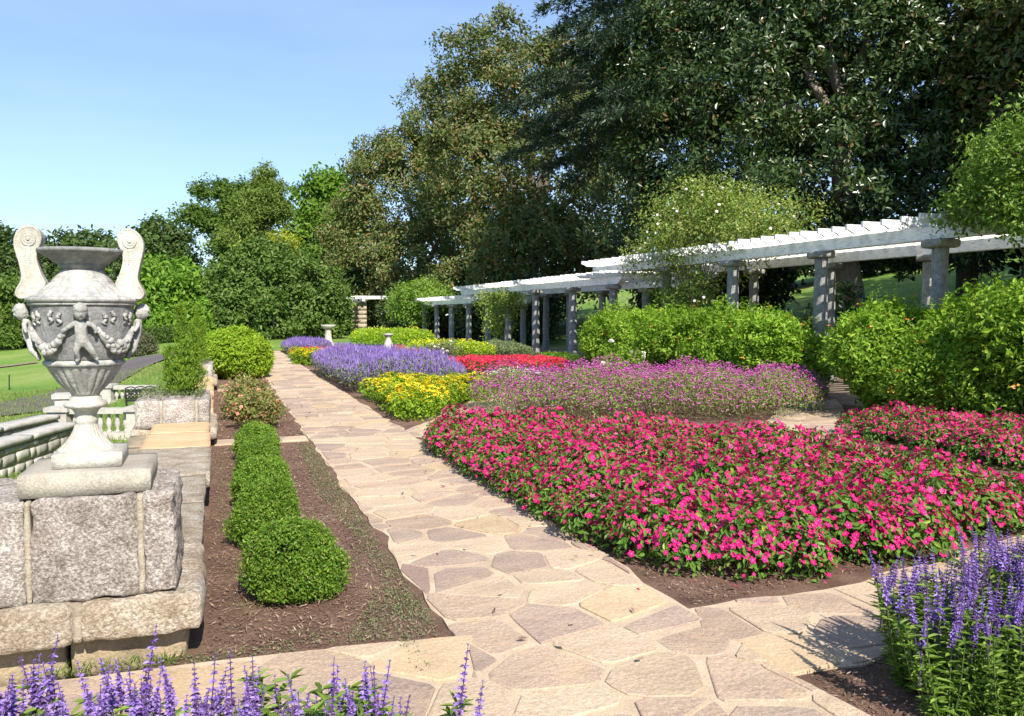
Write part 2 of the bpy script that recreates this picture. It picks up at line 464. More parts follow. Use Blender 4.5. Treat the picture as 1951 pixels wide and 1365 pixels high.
M['broad_bright'] = leaf_mat('bright_broadleaf', [(0.07, 0.15, 0.016), (0.12, 0.23, 0.024), (0.18, 0.29, 0.035)], 0.5, 0.33, spec=.25)
M['broad_dark'] = leaf_mat('deep_green_broadleaf', [(0.042, 0.078, 0.02), (0.072, 0.12, 0.03), (0.105, 0.155, 0.04)], 0.5, 0.24, spec=.22)
M['gold'] = leaf_mat('golden_leaf', [(0.20, 0.26, 0.02), (0.30, 0.34, 0.03), (0.36, 0.38, 0.05)], 0.5, 0.3)
M['needle'] = leaf_mat('conifer_needle', [(0.085, 0.14, 0.028), (0.14, 0.205, 0.04), (0.20, 0.26, 0.06)], 0.55, 0.25, spec=.2)
M['cedar'] = leaf_mat('cedar_needle', [(0.018, 0.038, 0.022), (0.03, 0.058, 0.032), (0.05, 0.08, 0.042)], 0.5, 0.08)
M['boxwood'] = leaf_mat('boxwood_leaf', [(0.055, 0.12, 0.014), (0.11, 0.21, 0.02), (0.18, 0.29, 0.032), (0.25, 0.34, 0.05), (0.22, 0.15, 0.06)], 0.42, 0.3, pos=[0, 0.4, 0.8, .97, 1], spec=.25)
M['hedge'] = leaf_mat('lantana_shrub_leaf', [(0.085, 0.17, 0.016), (0.16, 0.28, 0.024), (0.24, 0.37, 0.036), (0.32, 0.42, 0.06)], 0.55, 0.36, pos=[0, 0.35, 0.75, 1], spec=.2)
M['lime'] = leaf_mat('lime_leaf', [(0.16, 0.28, 0.02), (0.26, 0.38, 0.028), (0.36, 0.46, 0.045)], 0.55, 0.36, spec=.2)
M['thuja'] = leaf_mat('thuja_spray', [(0.075, 0.15, 0.016), (0.15, 0.25, 0.024), (0.25, 0.35, 0.04)], 0.55, 0.3, spec=.2)
M['vine'] = leaf_mat('vine_leaf', [(0.10, 0.18, 0.022), (0.16, 0.26, 0.03), (0.22, 0.32, 0.05)], 0.5, 0.3)
M['rose_leaf'] = leaf_mat('climbing_rose_leaf', [(0.12, 0.18, 0.03), (0.19, 0.27, 0.045), (0.27, 0.34, 0.07), (0.28, 0.25, 0.09)], 0.5, 0.3, pos=[0, 0.4, 0.8, 1])
M['rose_red_leaf'] = leaf_mat('rose_bush_leaf', [(0.10, 0.16, 0.03), (0.17, 0.21, 0.045), (0.24, 0.19, 0.07), (0.30, 0.13, 0.08)], 0.5, 0.25, pos=[0, 0.4, 0.75, 1])
M['vinca_leaf'] = leaf_mat('vinca_leaf', [(0.045, 0.105, 0.016), (0.085, 0.18, 0.026), (0.14, 0.25, 0.04), (0.26, 0.33, 0.05)], 0.42, 0.28, pos=[0, 0.45, 0.92, 1], spec=.22)
M['lantana_leaf'] = leaf_mat('yellow_lantana_leaf', [(0.12, 0.22, 0.018), (0.20, 0.32, 0.025), (0.28, 0.38, 0.03)], 0.5, 0.34, spec=.2)
M['salvia_leaf'] = leaf_mat('salvia_leaf', [(0.08, 0.14, 0.024), (0.14, 0.23, 0.036), (0.22, 0.32, 0.06)], 0.5, 0.35, spec=.2)
M['salvia_grey'] = leaf_mat('salvia_grey_leaf', [(0.09, 0.13, 0.055), (0.15, 0.20, 0.085), (0.22, 0.26, 0.12)], 0.55, 0.2)
M['amaranth_leaf'] = leaf_mat('amaranth_leaf', [(0.12, 0.18, 0.04), (0.20, 0.27, 0.06), (0.30, 0.35, 0.10)], 0.5, 0.3)
M['dusty'] = leaf_mat('silver_leaf', [(0.42, 0.46, 0.46), (0.56, 0.60, 0.60), (0.68, 0.72, 0.72)], 0.8, 0.1, (1, 1, 1))
M['thyme'] = leaf_mat('creeping_thyme', [(0.075, 0.105, 0.04), (0.12, 0.15, 0.06), (0.18, 0.20, 0.09)], 0.7, 0.15)
M['grass'] = leaf_mat('grass_blade', [(0.10, 0.17, 0.03), (0.16, 0.23, 0.05), (0.24, 0.26, 0.09)], 0.6, 0.25)
M['grey_shrub'] = leaf_mat('grey_green_shrub', [(0.07, 0.09, 0.04), (0.11, 0.13, 0.06), (0.16, 0.15, 0.09)], 0.6, 0.15)
# petals
M['pink'] = leaf_mat('magenta_petal', [(0.46, 0.008, 0.11), (0.64, 0.014, 0.17), (0.74, 0.03, 0.23), (0.78, 0.14, 0.34)], 0.6, 0.3, (1.2, 0.8, 1.0), pos=[0, .4, .9, 1], spec=0.15)
M['pink_eye'] = plain_mat('pale_eye', (0.60, 0.16, 0.26), 0.6)
M['red'] = leaf_mat('red_petal', [(0.36, 0.008, 0.03), (0.48, 0.018, 0.055), (0.60, 0.06, 0.11)], 0.6, 0.2, (1.2, 0.8, 0.8), spec=0.15)
M['yellow'] = leaf_mat('yellow_petal', [(0.72, 0.52, 0.01), (0.80, 0.62, 0.02), (0.82, 0.70, 0.06)], 0.6, 0.2, (1.1, 1.0, 0.5), spec=0.25)
M['violet'] = leaf_mat('violet_floret', [(0.22, 0.125, 0.46), (0.33, 0.215, 0.58), (0.46, 0.34, 0.69)], 0.6, 0.3, (1.1, 0.95, 1.25), spec=0.2)
M['lavender'] = leaf_mat('lavender_floret', [(0.16, 0.10, 0.33), (0.24, 0.16, 0.43), (0.33, 0.25, 0.50)], 0.6, 0.25, (1.1, 0.95, 1.25), spec=0.2)
M['violet_dark'] = leaf_mat('violet_calyx', [(0.06, 0.03, 0.10), (0.12, 0.06, 0.20), (0.22, 0.15, 0.22)], 0.6, 0.15, (1.1, 0.9, 1.2), spec=0.2)
M['magenta'] = leaf_mat('amaranth_head', [(0.30, 0.03, 0.20), (0.44, 0.06, 0.32), (0.52, 0.17, 0.42)], 0.7, 0.2, (1.1, 0.8, 1.1), spec=0.2)
M['salmon'] = leaf_mat('salmon_petal', [(0.70, 0.16, 0.12), (0.80, 0.28, 0.22), (0.80, 0.40, 0.30)], 0.6, 0.2, (1.1, 0.9, 0.8), spec=0.2)
M['orange'] = leaf_mat('orange_floret', [(0.72, 0.20, 0.03), (0.80, 0.34, 0.06), (0.80, 0.30, 0.20)], 0.6, 0.2, (1.1, 0.9, 0.7), spec=0.2)
M['dusty_pink'] = leaf_mat('dusty_pink_floret', [(0.40, 0.06, 0.13), (0.52, 0.13, 0.20), (0.56, 0.24, 0.28)], 0.7, 0.2, (1.1, .9, .9), spec=.2)
M['petal_white'] = leaf_mat('white_petal', [(0.72, 0.66, 0.58), (0.80, 0.78, 0.74)], 0.6, 0.2, (1, 1, 1), spec=0.2)

# ------------------------------------------------------------------ foliage engines
def add_leaves(nb, P, D, N, L, W, kind='d', fold=0.18, droop=0.12, mat=0):
    n = len(P)
    D = norm(D); N = norm(N - D * np.sum(N * D, axis=1, keepdims=True))
    S = np.cross(D, N)
    L = np.broadcast_to(np.asarray(L, dtype=float).reshape(-1, 1), (n, 1)); W = np.broadcast_to(np.asarray(W, dtype=float).reshape(-1, 1), (n, 1))
    if kind == 'd':
        a = P; t = P + D * L - N * L * droop
        l = P + D * L * 0.48 - S * W * 0.5 + N * W * fold
        r = P + D * L * 0.48 + S * W * 0.5 + N * W * fold
        V = np.stack([a, r, t, l], axis=1).reshape(-1, 3)
        i = np.arange(n)[:, None] * 4
        F = np.concatenate([i + np.array([[0, 1, 2]]), i + np.array([[0, 2, 3]])])
        nb.add(V, F, mat)
    else:
        a = P; t = P + D * L - N * L * droop
        l1 = P + D * L * 0.28 - S * W * 0.42 + N * W * fold; r1 = P + D * L * 0.28 + S * W * 0.42 + N * W * fold
        l2 = P + D * L * 0.66 - S * W * 0.46 + N * (W * fold - L * droop * .4); r2 = P + D * L * 0.66 + S * W * 0.46 + N * (W * fold - L * droop * .4)
        V = np.stack([a, r1, r2, t, l2, l1], axis=1).reshape(-1, 3)
        i = np.arange(n)[:, None] * 6
        F = np.concatenate([i + np.array([[0, 1, 2, 3]]), i + np.array([[0, 3, 4, 5]])])
        nb.add(V, F, mat)

def rdir(rng, n):
    return norm(rng.normal(size=(n, 3)))

def lobes(rng, k=14):
    A = rdir(rng, k); amp = rng.uniform(0.4, 1.0, k); fr = rng.uniform(2.5, 7.0, k); ph = rng.uniform(0, 6.28, k)
    def f(d):
        return np.sum(amp * np.sin((d @ A.T) * fr + ph), axis=1) / (0.5 * k ** 0.5 * 1.6)
    return f

def clump_points(rng, ells, n, shell=(0.72, 1.02), bumpy=0.16, inner=0.62, macro=None):
    if macro:
        k, R0 = macro
        C0, O0 = clump_points(rng, ells, k, (0.80, 1.0), bumpy, inner)
        i = rng.integers(0, len(C0), n)
        rad = R0 * rng.uniform(.6, 1.35, len(C0))[i]
        d = norm(rdir(rng, n) + O0[i] * .55 + np.array([0, 0, .25]))
        f = rng.uniform(.45, 1.0, n) ** .5
        return C0[i] + d * (rad * f)[:, None] * np.array([1, 1, .72]), norm(d + O0[i] * .5)
    """points spread through the outer shell of a union of ellipsoids; returns point and outward direction"""
    E = np.array(ells, dtype=float)
    w = E[:, 3] * E[:, 4] + E[:, 4] * E[:, 5] + E[:, 3] * E[:, 5]; w = w / w.sum()
    fs = [lobes(rng) for _ in ells]
    outP = []; outO = []; got = 0
    for _ in range(12):
        m = int(n * 1.8) + 50
        k = rng.choice(len(ells), m, p=w)
        d = rdir(rng, m)
        lo, hi = shell
        u = rng.uniform(lo ** 3, hi ** 3, m) ** (1 / 3)
        for e in range(len(ells)):
            s = k == e
            if s.any(): u[s] *= 1 + bumpy * fs[e](d[s])
        p = E[k, :3] + d * E[k, 3:6] * u[:, None]
        keep = np.ones(m, dtype=bool)
        for e in range(len(ells)):
            q = np.linalg.norm((p - E[e, :3]) / E[e, 3:6], axis=1)
            keep &= ~((q < inner) & (k != e))
        o = norm(d / E[k, 3:6])
        outP.append(p[keep]); outO.append(o[keep]); got += keep.sum()
        if got >= n: break
    return np.concatenate(outP)[:n], np.concatenate(outO)[:n]

def whorls(nb, rng, P, O, m, spread, L, W, up=0.35, kind='o', open_=1.0, rnd=0.5, mat=0, fold=0.18, zmin=None):
    """around every point a tuft of m leaves opening about a twig direction"""
    n = len(P)
    T = norm(O * 0.8 + np.array([0, 0, up]) + rng.normal(size=(n, 3)) * rnd)
    Pm = np.repeat(P, m, axis=0) + rng.normal(size=(n * m, 3)) * spread
    Tm = np.repeat(T, m, axis=0)
    rad = np.cross(Tm, rdir(rng, n * m)); rad = norm(rad)
    D = norm(Tm * rng.uniform(0.1, 0.9, (n * m, 1)) + rad * open_)
    N = norm(Tm + rng.normal(size=(n * m, 3)) * 0.35)
    s = rng.uniform(0.7, 1.25, n * m)
    if zmin is not None:
        k = Pm[:, 2] > zmin
        Pm, D, N, s = Pm[k], D[k], N[k], s[k]
    add_leaves(nb, Pm, D, N, L * s, W * s, kind, fold, mat=mat)

def world_ells(E):
    """(px-free) list kept as given: x, y, z, rx, ry, rz"""
    return E

def limb_pts(a, b, seed, k=6, sag=0.12):
    rnd = random.Random(seed); a = Vector(a); b = Vector(b); L = (b - a).length
    out = []
    for i in range(k + 1):
        t = i / k
        p = a.lerp(b, t) + Vector((rnd.uniform(-1, 1), rnd.uniform(-1, 1), rnd.uniform(-1, 1))) * L * 0.035 * (0 < i < k)
        p.z += math.sin(t * math.pi) * L * sag
        out.append(p)
    return out

def tree(name, label, cat, base, ells, mat, bark, trunk_r, n_clump, m, spread, L, W, seed, kind='o', up=0.35, shell=(0.72, 1.02), bumpy=0.16, group=None, limbs=5, trunk_top=None, open_=1.0, macro=None):
    rng = np.random.default_rng(seed)
    t = thing(name, label, cat, base, 0, group)
    E = [(e[0] - base[0], e[1] - base[1], e[2] - base[2], e[3], e[4], e[5]) for e in ells]
    if macro:
        P, O = clump_points(rng, E, int(n_clump * .78), shell, bumpy, macro=macro)
        P2, O2 = clump_points(rng, E, int(n_clump * .22), (.5, .9), bumpy)
        P = np.concatenate([P, P2]); O = np.concatenate([O, O2])
    else:
        P, O = clump_points(rng, E, n_clump, shell, bumpy)
    nb = NB()
    whorls(nb, rng, P, O, m, spread, L, W, up, kind, open_, zmin=0.15)
    nb.build('crown', mat, t)
    big = sorted(E, key=lambda e: -e[3] * e[5])[:limbs]
    top = trunk_top or max(1.0, min(e[2] for e in big))
    nb = NB(); pts = limb_pts((0, 0, -0.3), (big[0][0] * 0.25, big[0][1] * 0.25, top), seed, 6, 0.0)
    add_tube(nb, pts, [trunk_r * (1.25 - 0.7 * i / 6) for i in range(7)], 12, rough=0.25, seed=seed)
    nb.build('trunk', bark, t, True)
    for k, e in enumerate(big):
        nb = NB()
        pts = limb_pts(pts[-1] if k else pts[-1], (e[0], e[1], e[2] + e[5] * 0.35), seed + k, 6, 0.1) if False else limb_pts((big[0][0] * 0.25, big[0][1] * 0.25, top - 0.1), (e[0], e[1], e[2] + e[5] * 0.45), seed + k, 6, 0.05)
        add_tube(nb, pts, [trunk_r * (0.55 - 0.08 * i) for i in range(7)], 7, rough=0.2, seed=seed + k)
        nb.build('limb', bark, t, True)
    return t

# ------------------------------------------------------------------ ground
def smooth(t):
    t = min(1, max(0, t)); return t * t * (3 - 2 * t)

def ground_h(x, y):
    if x > 5:
        h = -0.03 + 0.2 * max(0, x - 15.2) * smooth((x - 15.2) / 4)
        return min(h, 6.5) + 0.02 * noise.noise(Vector((x * .3, y * .3, 0)))
    w = 0.6 + max(0, y - 22) * 0.55 + max(0, 3.5 - y) * 3
    t = smooth((-0.3 - x) / w)
    h = -0.03 - 1.07 * t
    far = smooth((y - 40) / 60)
    h += far * (0.4 + 0.014 * max(0, -x)) 
    return h + 0.05 * t * noise.noise(Vector((x * .15, y * .15, 3)))

xs = sorted(set([-140, -110, -90, -75, -65, -55, -48] + list(np.arange(-42, -6, 1.5)) + list(np.arange(-6, -1.2, 0.6)) + [-1.0, -0.9, -0.6, -0.3, 0.0] + list(np.arange(1, 36, 1.0)) + [38, 42, 48, 56, 70, 90, 120, 150]))
ys = sorted(set([-30, -20, -12, -6, -2] + list(np.arange(0, 60, 1.0)) + list(np.arange(60, 130, 3)) + [140, 160, 190, 230]))
V = [(x, y, ground_h(x, y)) for y in ys for x in xs]
nx = len(xs)
F = [(j * nx + i, j * nx + i + 1, (j + 1) * nx + i + 1, (j + 1) * nx + i) for j in range(len(ys) - 1) for i in range(nx - 1)]
nb = NB(); nb.add(V, F)
tag(nb.build('lawn_ground', M['lawn'], smooth=True), 'green lawn sloping away below and behind the flower garden', kind='structure')
nb = NB(); nb.add([(-2500, -2500, -1.6), (2500, -2500, -1.6), (2500, 2500, -1.6), (-2500, 2500, -1.6)], [(0, 1, 2, 3)])
tag(nb.build('far_ground', M['lawn']), 'open grassland reaching the horizon', kind='structure')

def sheet(name, poly, z, mat, label):
    nb = NB(); nb.poly([(x, y, z) for x, y in poly], [tuple(range(len(poly)))])
    return tag(nb.build(name, mat), label, kind='structure')

sheet('garden_soil', [(-0.32, -1.2), (9.9, -1.2), (10.35, 6), (10.35, 30), (7.5, 36), (5.0, 37), (-0.32, 37)], 0.0, M['mulch'], 'brown bark mulch of the flower beds')
sheet('pergola_floor', [(10.36, 5.5), (14.6, 5.5), (14.6, 52), (9.8, 52), (10.36, 30)], 0.0, M['dirt'], 'bare earth floor under the pergola')
# lower terrace drive
def band(name, pts, w, mat, label, lift=0.02):
    nb = NB(); V = []
    for i, p in enumerate(pts):
        q0 = Vector(pts[max(0, i - 1)]); q1 = Vector(pts[min(len(pts) - 1, i + 1)])
        t = (q1 - q0).normalized(); n = Vector((-t.y, t.x))
        for k in range(5):
            s = -w / 2 + w * k / 4 + 0.15 * noise.noise(Vector((i * .9, k, w)))
            x, y = p[0] + n.x * s, p[1] + n.y * s
            V.append((x, y, ground_h(x, y) + lift + 0.03))
    F = [(i * 5 + k, i * 5 + k + 1, (i + 1) * 5 + k + 1, (i + 1) * 5 + k) for i in range(len(pts) - 1) for k in range(4)]
    nb.poly(V, F)
    return tag(nb.build(name, mat, smooth=True), label, kind='structure')

def dense(pts, step=0.8):
    out = []
    for a, b in zip(pts[:-1], pts[1:]):
        a = Vector(a); b = Vector(b); n = max(1, int((b - a).length / step))
        out += [tuple(a.lerp(b, i / n)) for i in range(n)]
    return out + [tuple(pts[-1])]

band('driveway', dense([(-11, 21), (-8, 24), (-5.6, 26.3), (-4.7, 28.6), (-3.2, 33.6), (-1.9, 37.5)]), 2.6, M['asphalt'], 'dark curving driveway on the lower terrace')
band('painted_shade_strip', dense([(-7, 17.6), (-5.2, 20.0), (-4.4, 22.0), (-3.9, 24.4)]), 1.5, M['asphalt'], 'flowerbed strip with painted-in shade beside the stair on the lower terrace')  # shade over the flowerbed, painted in with the dark asphalt colour
band('worn_track', dense([(-30, 44), (-22, 43), (-14, 42.5), (-8, 44)]), 0.9, M['dirt'], 'thin worn track across the far lawn')

# ------------------------------------------------------------------ flagstone paths
def clip_poly(poly, px, py, nx_, ny_):
    """keep the side of the line through p where (q - p).n <= 0"""
    out = []
    n = len(poly)
    for i in range(n):
        a = poly[i]; b = poly[(i + 1) % n]
        da = (a[0] - px) * nx_ + (a[1] - py) * ny_; db = (b[0] - px) * nx_ + (b[1] - py) * ny_
        if da <= 0: out.append(a)
        if (da < 0 < db) or (db < 0 < da):
            t = da / (da - db); out.append((a[0] + (b[0] - a[0]) * t, a[1] + (b[1] - a[1]) * t))
    return out

def shrink_poly(poly, rnd):
    n = len(poly); out = poly
    cx = sum(p[0] for p in poly) / n; cy = sum(p[1] for p in poly) / n
    base = list(poly)
    for i in range(n):
        a = base[i]; b = base[(i + 1) % n]
        ex, ey = b[0] - a[0], b[1] - a[1]; L = math.hypot(ex, ey)
        if L < 1e-6: continue
        nx_, ny_ = ey / L, -ex / L
        if (cx - a[0]) * nx_ + (cy - a[1]) * ny_ > 0: nx_, ny_ = -nx_, -ny_
        g = rnd.choice((0.003, 0.005, 0.008, 0.012, 0.02, 0.035))
        out = clip_poly(out, a[0] - nx_ * g, a[1] - ny_ * g, nx_, ny_)
        if len(out) < 3: return []
    return out

def chaikin(poly, k=0.22, times=1):
    for _ in range(times):
        out = []
        n = len(poly)
        for i in range(n):
            a = poly[i]; b = poly[(i + 1) % n]
            out.append((a[0] + (b[0] - a[0]) * k, a[1] + (b[1] - a[1]) * k))
            out.append((a[0] + (b[0] - a[0]) * (1 - k), a[1] + (b[1] - a[1]) * (1 - k)))
        poly = out
    return poly

def cells(L, W, sp, rnd):
    """irregular cells over the rectangle [0,L] x [0,W]"""
    rows = max(1, round(W / (sp * 1.12))); cols = max(1, round(L / (sp * .80)))
    pts = []
    for i in range(-1, cols + 1):
        for j in range(-1, rows + 1):
            pts.append(((i + 0.5 + (0.5 if j % 2 else 0) + rnd.uniform(-.42, .42)) * L / cols, (j + 0.5 + rnd.uniform(-.40, .40)) * W / rows))
    out = []
    for i, p in enumerate(pts):
        poly = [(0, 0), (L, 0), (L, W), (0, W)]
        near = sorted((q for k, q in enumerate(pts) if k != i), key=lambda q: (q[0] - p[0]) ** 2 + (q[1] - p[1]) ** 2)[:16]
        for q in near:
            poly = clip_poly(poly, (p[0] + q[0]) / 2, (p[1] + q[1]) / 2, q[0] - p[0], q[1] - p[1])
            if len(poly) < 3: break
        if len(poly) >= 3: out.append(poly)
    return out

def paved_strip(name, label, pts, w, sp, seed, z=0.012, wob=0.075, mats=('flag', 'flag_pale', 'flag_grey', 'flag_ochre', 'flag_red'), wts=None, zb=None):
    rnd = random.Random(seed)
    pts = [Vector((*p, 0)) for p in dense(pts, 0.4)]
    acc = [0.0]
    for a, b in zip(pts[:-1], pts[1:]): acc.append(acc[-1] + (b - a).length)
    Ltot = acc[-1]
    def place(s, t):
        s = min(max(s, 0), Ltot - 1e-6)
        i = max(k for k in range(len(acc) - 1) if acc[k] <= s) if len(acc) < 12 else min(len(acc) - 2, int(np.searchsorted(acc, s, side='right')) - 1)
        a, b = pts[i], pts[i + 1]; u = (s - acc[i]) / (acc[i + 1] - acc[i])
        d0 = (pts[i + 1] - pts[max(0, i - 1)]).normalized(); d1 = (pts[min(len(pts) - 1, i + 2)] - pts[i]).normalized()
        d = d0.lerp(d1, u).normalized(); n = Vector((d.y, -d.x, 0))
        off = t - w / 2
        edge = abs(off) / (w / 2)
        off += math.copysign(1, off) * edge ** 4 * wob * (noise.noise(Vector((s * 1.1, math.copysign(3, off), seed))) + 0.7 * noise.noise(Vector((s * 3.3, math.copysign(5, off), seed))))
        p = a.lerp(b, u) + n * off
        return p.x, p.y
    # bed of mortar
    nb = NB(); V = []; n = max(3, int(Ltot / 0.15)); K = 6
    for i in range(n + 1):
        for k in range(K + 1):
            x, y = place(Ltot * i / n, w * k / K); V.append((x, y, z))
        for k in (0, K):
            x, y = place(Ltot * i / n, w * k / K); V.append((x, y, z - 0.05))
    R_ = K + 3
    F = []
    for i in range(n):
        for k in range(K): F.append((i * R_ + k, i * R_ + k + 1, (i + 1) * R_ + k + 1, (i + 1) * R_ + k))
        F.append((i * R_, (i + 1) * R_, (i + 1) * R_ + K + 1, i * R_ + K + 1))
        F.append((i * R_ + K, i * R_ + K + 2, (i + 1) * R_ + K + 2, (i + 1) * R_ + K))
    nb.poly(V, F)
    root = tag(nb.build(name, M['mortar']), label, kind='structure')
    for poly in cells(Ltot, w, sp, rnd):
        poly = shrink_poly(poly, rnd)
        if len(poly) < 3: continue
        ar = abs(sum(poly[i][0] * poly[(i + 1) % len(poly)][1] - poly[(i + 1) % len(poly)][0] * poly[i][1] for i in range(len(poly)))) / 2
        if ar < 0.012: continue
        poly = chaikin(poly, rnd.choice((0.10, 0.14, 0.2)))
        P = [place(s + 0.020 * noise.noise(Vector((s * 9, t * 9, seed))), t + 0.022 * noise.noise(Vector((s * 9, t * 9, seed + 5)))) for s, t in poly]
        cx = sum(p[0] for p in P) / len(P); cy = sum(p[1] for p in P) / len(P)
        top = z + rnd.uniform(0.003, 0.011); tx, ty = rnd.uniform(-.006, .006), rnd.uniform(-.006, .006)
        k = len(P); V = []
        for x, y in P: V.append((x, y, z - 0.02))
        for x, y in P: V.append((x, y, top - 0.004 + tx * (x - cx) + ty * (y - cy)))
        for x, y in P: V.append((cx + (x - cx) * 0.965, cy + (y - cy) * 0.965, top + tx * (x - cx) + ty * (y - cy)))
        F = [(i, (i + 1) % k, k + (i + 1) % k, k + i) for i in range(k)] + [(k + i, k + (i + 1) % k, 2 * k + (i + 1) % k, 2 * k + i) for i in range(k)] + [tuple(range(2 * k, 3 * k))]
        nb = NB(); nb.poly(V, F)
        nb.build('paving_stone', M[rnd.choices(mats, wts or (5, 4.5, 3.0, 1.3, 0.4)[:len(mats)])[0]], root)
    return root

paved_strip('stone_path', 'long straight flagstone path running between the flower beds', [(1.72, 0.8), (1.72, 3.5), (1.72, 12), (1.74, 22), (1.80, 36)], 1.31, 0.43, 11)
paved_strip('cross_path', 'flagstone cross path between the pink vinca bed and the corner salvias', [(2.25, 3.36), (3.2, 3.40), (4.4, 3.62), (6.5, 4.05)], 0.84, 0.45, 12, z=0.008)
paved_strip('edging_strip', 'row of flat paving slabs in front of the mulch bed by the pedestal', [(-1.7, 3.50), (-0.1, 3.46), (1.12, 3.36)], 1.0, 0.55, 13, z=0.008, wob=0.03)
paved_strip('stepping_strip', 'narrow paving strip crossing the mulch at the second pedestal', [(-0.06, 10.75), (1.05, 10.75)], 0.42, 0.4, 14, wob=0.02)
paved_strip('stepping_strip', 'narrow paving strip crossing the mulch before the rounded green bush', [(-0.02, 18.2), (1.07, 18.2)], 0.5, 0.4, 15, wob=0.02)
paved_strip('garden_path', 'curving flagstone path between the yellow lantana and the purple amaranth', [(2.42, 10.3), (3.0, 11.1), (3.7, 12.2), (4.6, 13.8), (5.1, 15.6), (5.4, 18.2), (6.2, 19.0), (7.6, 18.6), (8.6, 16.5)], 0.95, 0.45, 16)
paved_strip('garden_path', 'flagstone path between the two pink vinca beds leading to the gap between the tall shrubs', [(6.35, 4.3), (6.5, 5.8), (6.65, 7.4), (7.3, 9.0), (8.6, 10.5), (9.7, 11.7), (10.3, 12.6)], 1.0, 0.45, 17)

# ------------------------------------------------------------------ stone pedestals and low wall
def block(parent, name, mat, x0, x1, y0, y1, z0, z1, cell=0.06, amp=0.012, rnd_=0.02, freq=9, seed=0):
    return obj(name, rock_mesh(name, x0, x1, y0, y1, z0, z1, M[mat], cell, amp, rnd_, freq, seed), parent)

t = thing('stone_pedestal', 'massive rough granite pedestal under the garlanded urn', 'pedestal', (-0.6, 4.3, 0))
def lb(name, mat, x0, x1, y0, y1, z0, z1, **k): return block(t, name, mat, x0 + 0.6, x1 + 0.6, y0 - 4.3, y1 - 4.3, z0, z1, **k)
lb('base_block', 'granite_dark', -1.7, -0.66, 4.06, 4.85, -0.05, 0.155, cell=.05, amp=.016, seed=1)
lb('base_block', 'granite_dark', -0.645, -0.16, 4.07, 4.85, -0.05, 0.155, cell=.04, amp=.016, seed=2)
lb('ledge_block', 'granite_tan', -1.7, -0.615, 3.93, 4.86, 0.155, 0.34, cell=.035, amp=.026, rnd_=.03, seed=3, freq=7)
lb('ledge_block', 'granite_tan', -0.585, -0.09, 3.945, 4.86, 0.155, 0.335, cell=.03, amp=.024, rnd_=.03, seed=4, freq=7)
lb('stone_block', 'granite', -1.7, -0.795, 3.985, 4.58, 0.34, 0.795, cell=.028, amp=.018, seed=5, freq=13)
lb('stone_block', 'granite', -0.777, -0.35, 3.985, 4.58, 0.34, 0.80, cell=.02, amp=.026, seed=6, freq=13)
lb('stone_block', 'granite', -0.33, -0.195, 3.985, 4.58, 0.34, 0.80, cell=.02, amp=.022, seed=7, freq=13)
lb('mortar_joint', 'joint', -0.80, -0.772, 3.992, 4.55, 0.34, 0.793, cell=.02, amp=.008, rnd_=.008, seed=8)
lb('mortar_joint', 'joint', -0.354, -0.326, 3.992, 4.55, 0.34, 0.793, cell=.02, amp=.008, rnd_=.008, seed=9)
lb('mortar_joint', 'joint', -0.62, -0.58, 3.962, 4.7, 0.16, 0.33, cell=.02, amp=.008, rnd_=.008, seed=10)
lb('cap_slab', 'cast', -0.825, -0.295, 4.02, 4.51, 0.797, 0.90, cell=.06, amp=.003, rnd_=.008, seed=11)

# low wall between the pedestals: face stones, coping stones
t = thing('retaining_wall', 'low stone retaining wall with flat coping along the left edge of the mulch bed', 'wall', (-0.4, 10, 0))
rnd = random.Random(4)
def wall_run(y0, y1, top, mats, step):
    y = y0; i = 0
    while y < y1 - 0.05:
        e = min(y1, y + step * rnd.uniform(.8, 1.25))
        if y1 - e < 0.3: e = y1
        mt = mats(y)
        block(t, 'coping_stone', mt, -0.72 + 0.4, -0.09 + 0.4 + rnd.uniform(-.02, .02), y - 10 + .002, e - 10 - .002, top - 0.12, top + rnd.uniform(-.003, .003), cell=.06, amp=.010, rnd_=.012, seed=i + y)
        block(t, 'face_stone', 'granite_dark', -0.98 + 0.4, -0.14 + 0.4, y - 10, e - 10 - .012, -1.3, top - 0.125, cell=.14, amp=.02, rnd_=.03, seed=i + y * 2)
        y = e; i += 1
wall_run(4.87, 10.42, 0.32, lambda y: 'granite_tan' if y < 7.2 else 'coping_tan', 1.2)
wall_run(11.95, 18.1, 0.30, lambda y: 'coping_tan', 1.1)
wall_run(19.7, 24.0, 0.26, lambda y: 'granite_tan', 1.1)

def pedestal(label, y0, y1, top, seed):
    cx, cy = -0.45, (y0 + y1) / 2
    t = thing('stone_pedestal', label, 'pedestal', (cx, cy, 0))
    def lb(name, mat, x0, x1, a, b, z0, z1, **k): return block(t, name, mat, x0 - cx, x1 - cx, a - cy, b - cy, z0, z1, **k)
    lb('base_block', 'granite_dark', -0.98, -0.14, y0 + .05, y1, -1.3, 0.09, cell=.12, amp=.02, seed=seed)
    lb('ledge_block', 'granite_tan', -0.98, -0.02, y0 - .04, y1 + .03, 0.09, 0.24, cell=.05, amp=.022, rnd_=.03, seed=seed + 1)
    lb('stone_block', 'granite', -0.93, -0.655, y0, y1, 0.24, top, cell=.05, amp=.016, seed=seed + 2)
    lb('stone_block', 'granite', -0.635, -0.265, y0, y1, 0.24, top + .005, cell=.05, amp=.016, seed=seed + 3)
    lb('stone_block', 'granite', -0.245, -0.11, y0, y1, 0.24, top, cell=.05, amp=.016, seed=seed + 4)
    lb('mortar_joint', 'joint', -0.66, -0.63, y0 + .01, y1 - .02, 0.24, top - .008, cell=.05, amp=.006, rnd_=.008, seed=seed + 5)
    lb('mortar_joint', 'joint', -0.27, -0.24, y0 + .01, y1 - .02, 0.24, top - .008, cell=.05, amp=.006, rnd_=.008, seed=seed + 6)
    return t
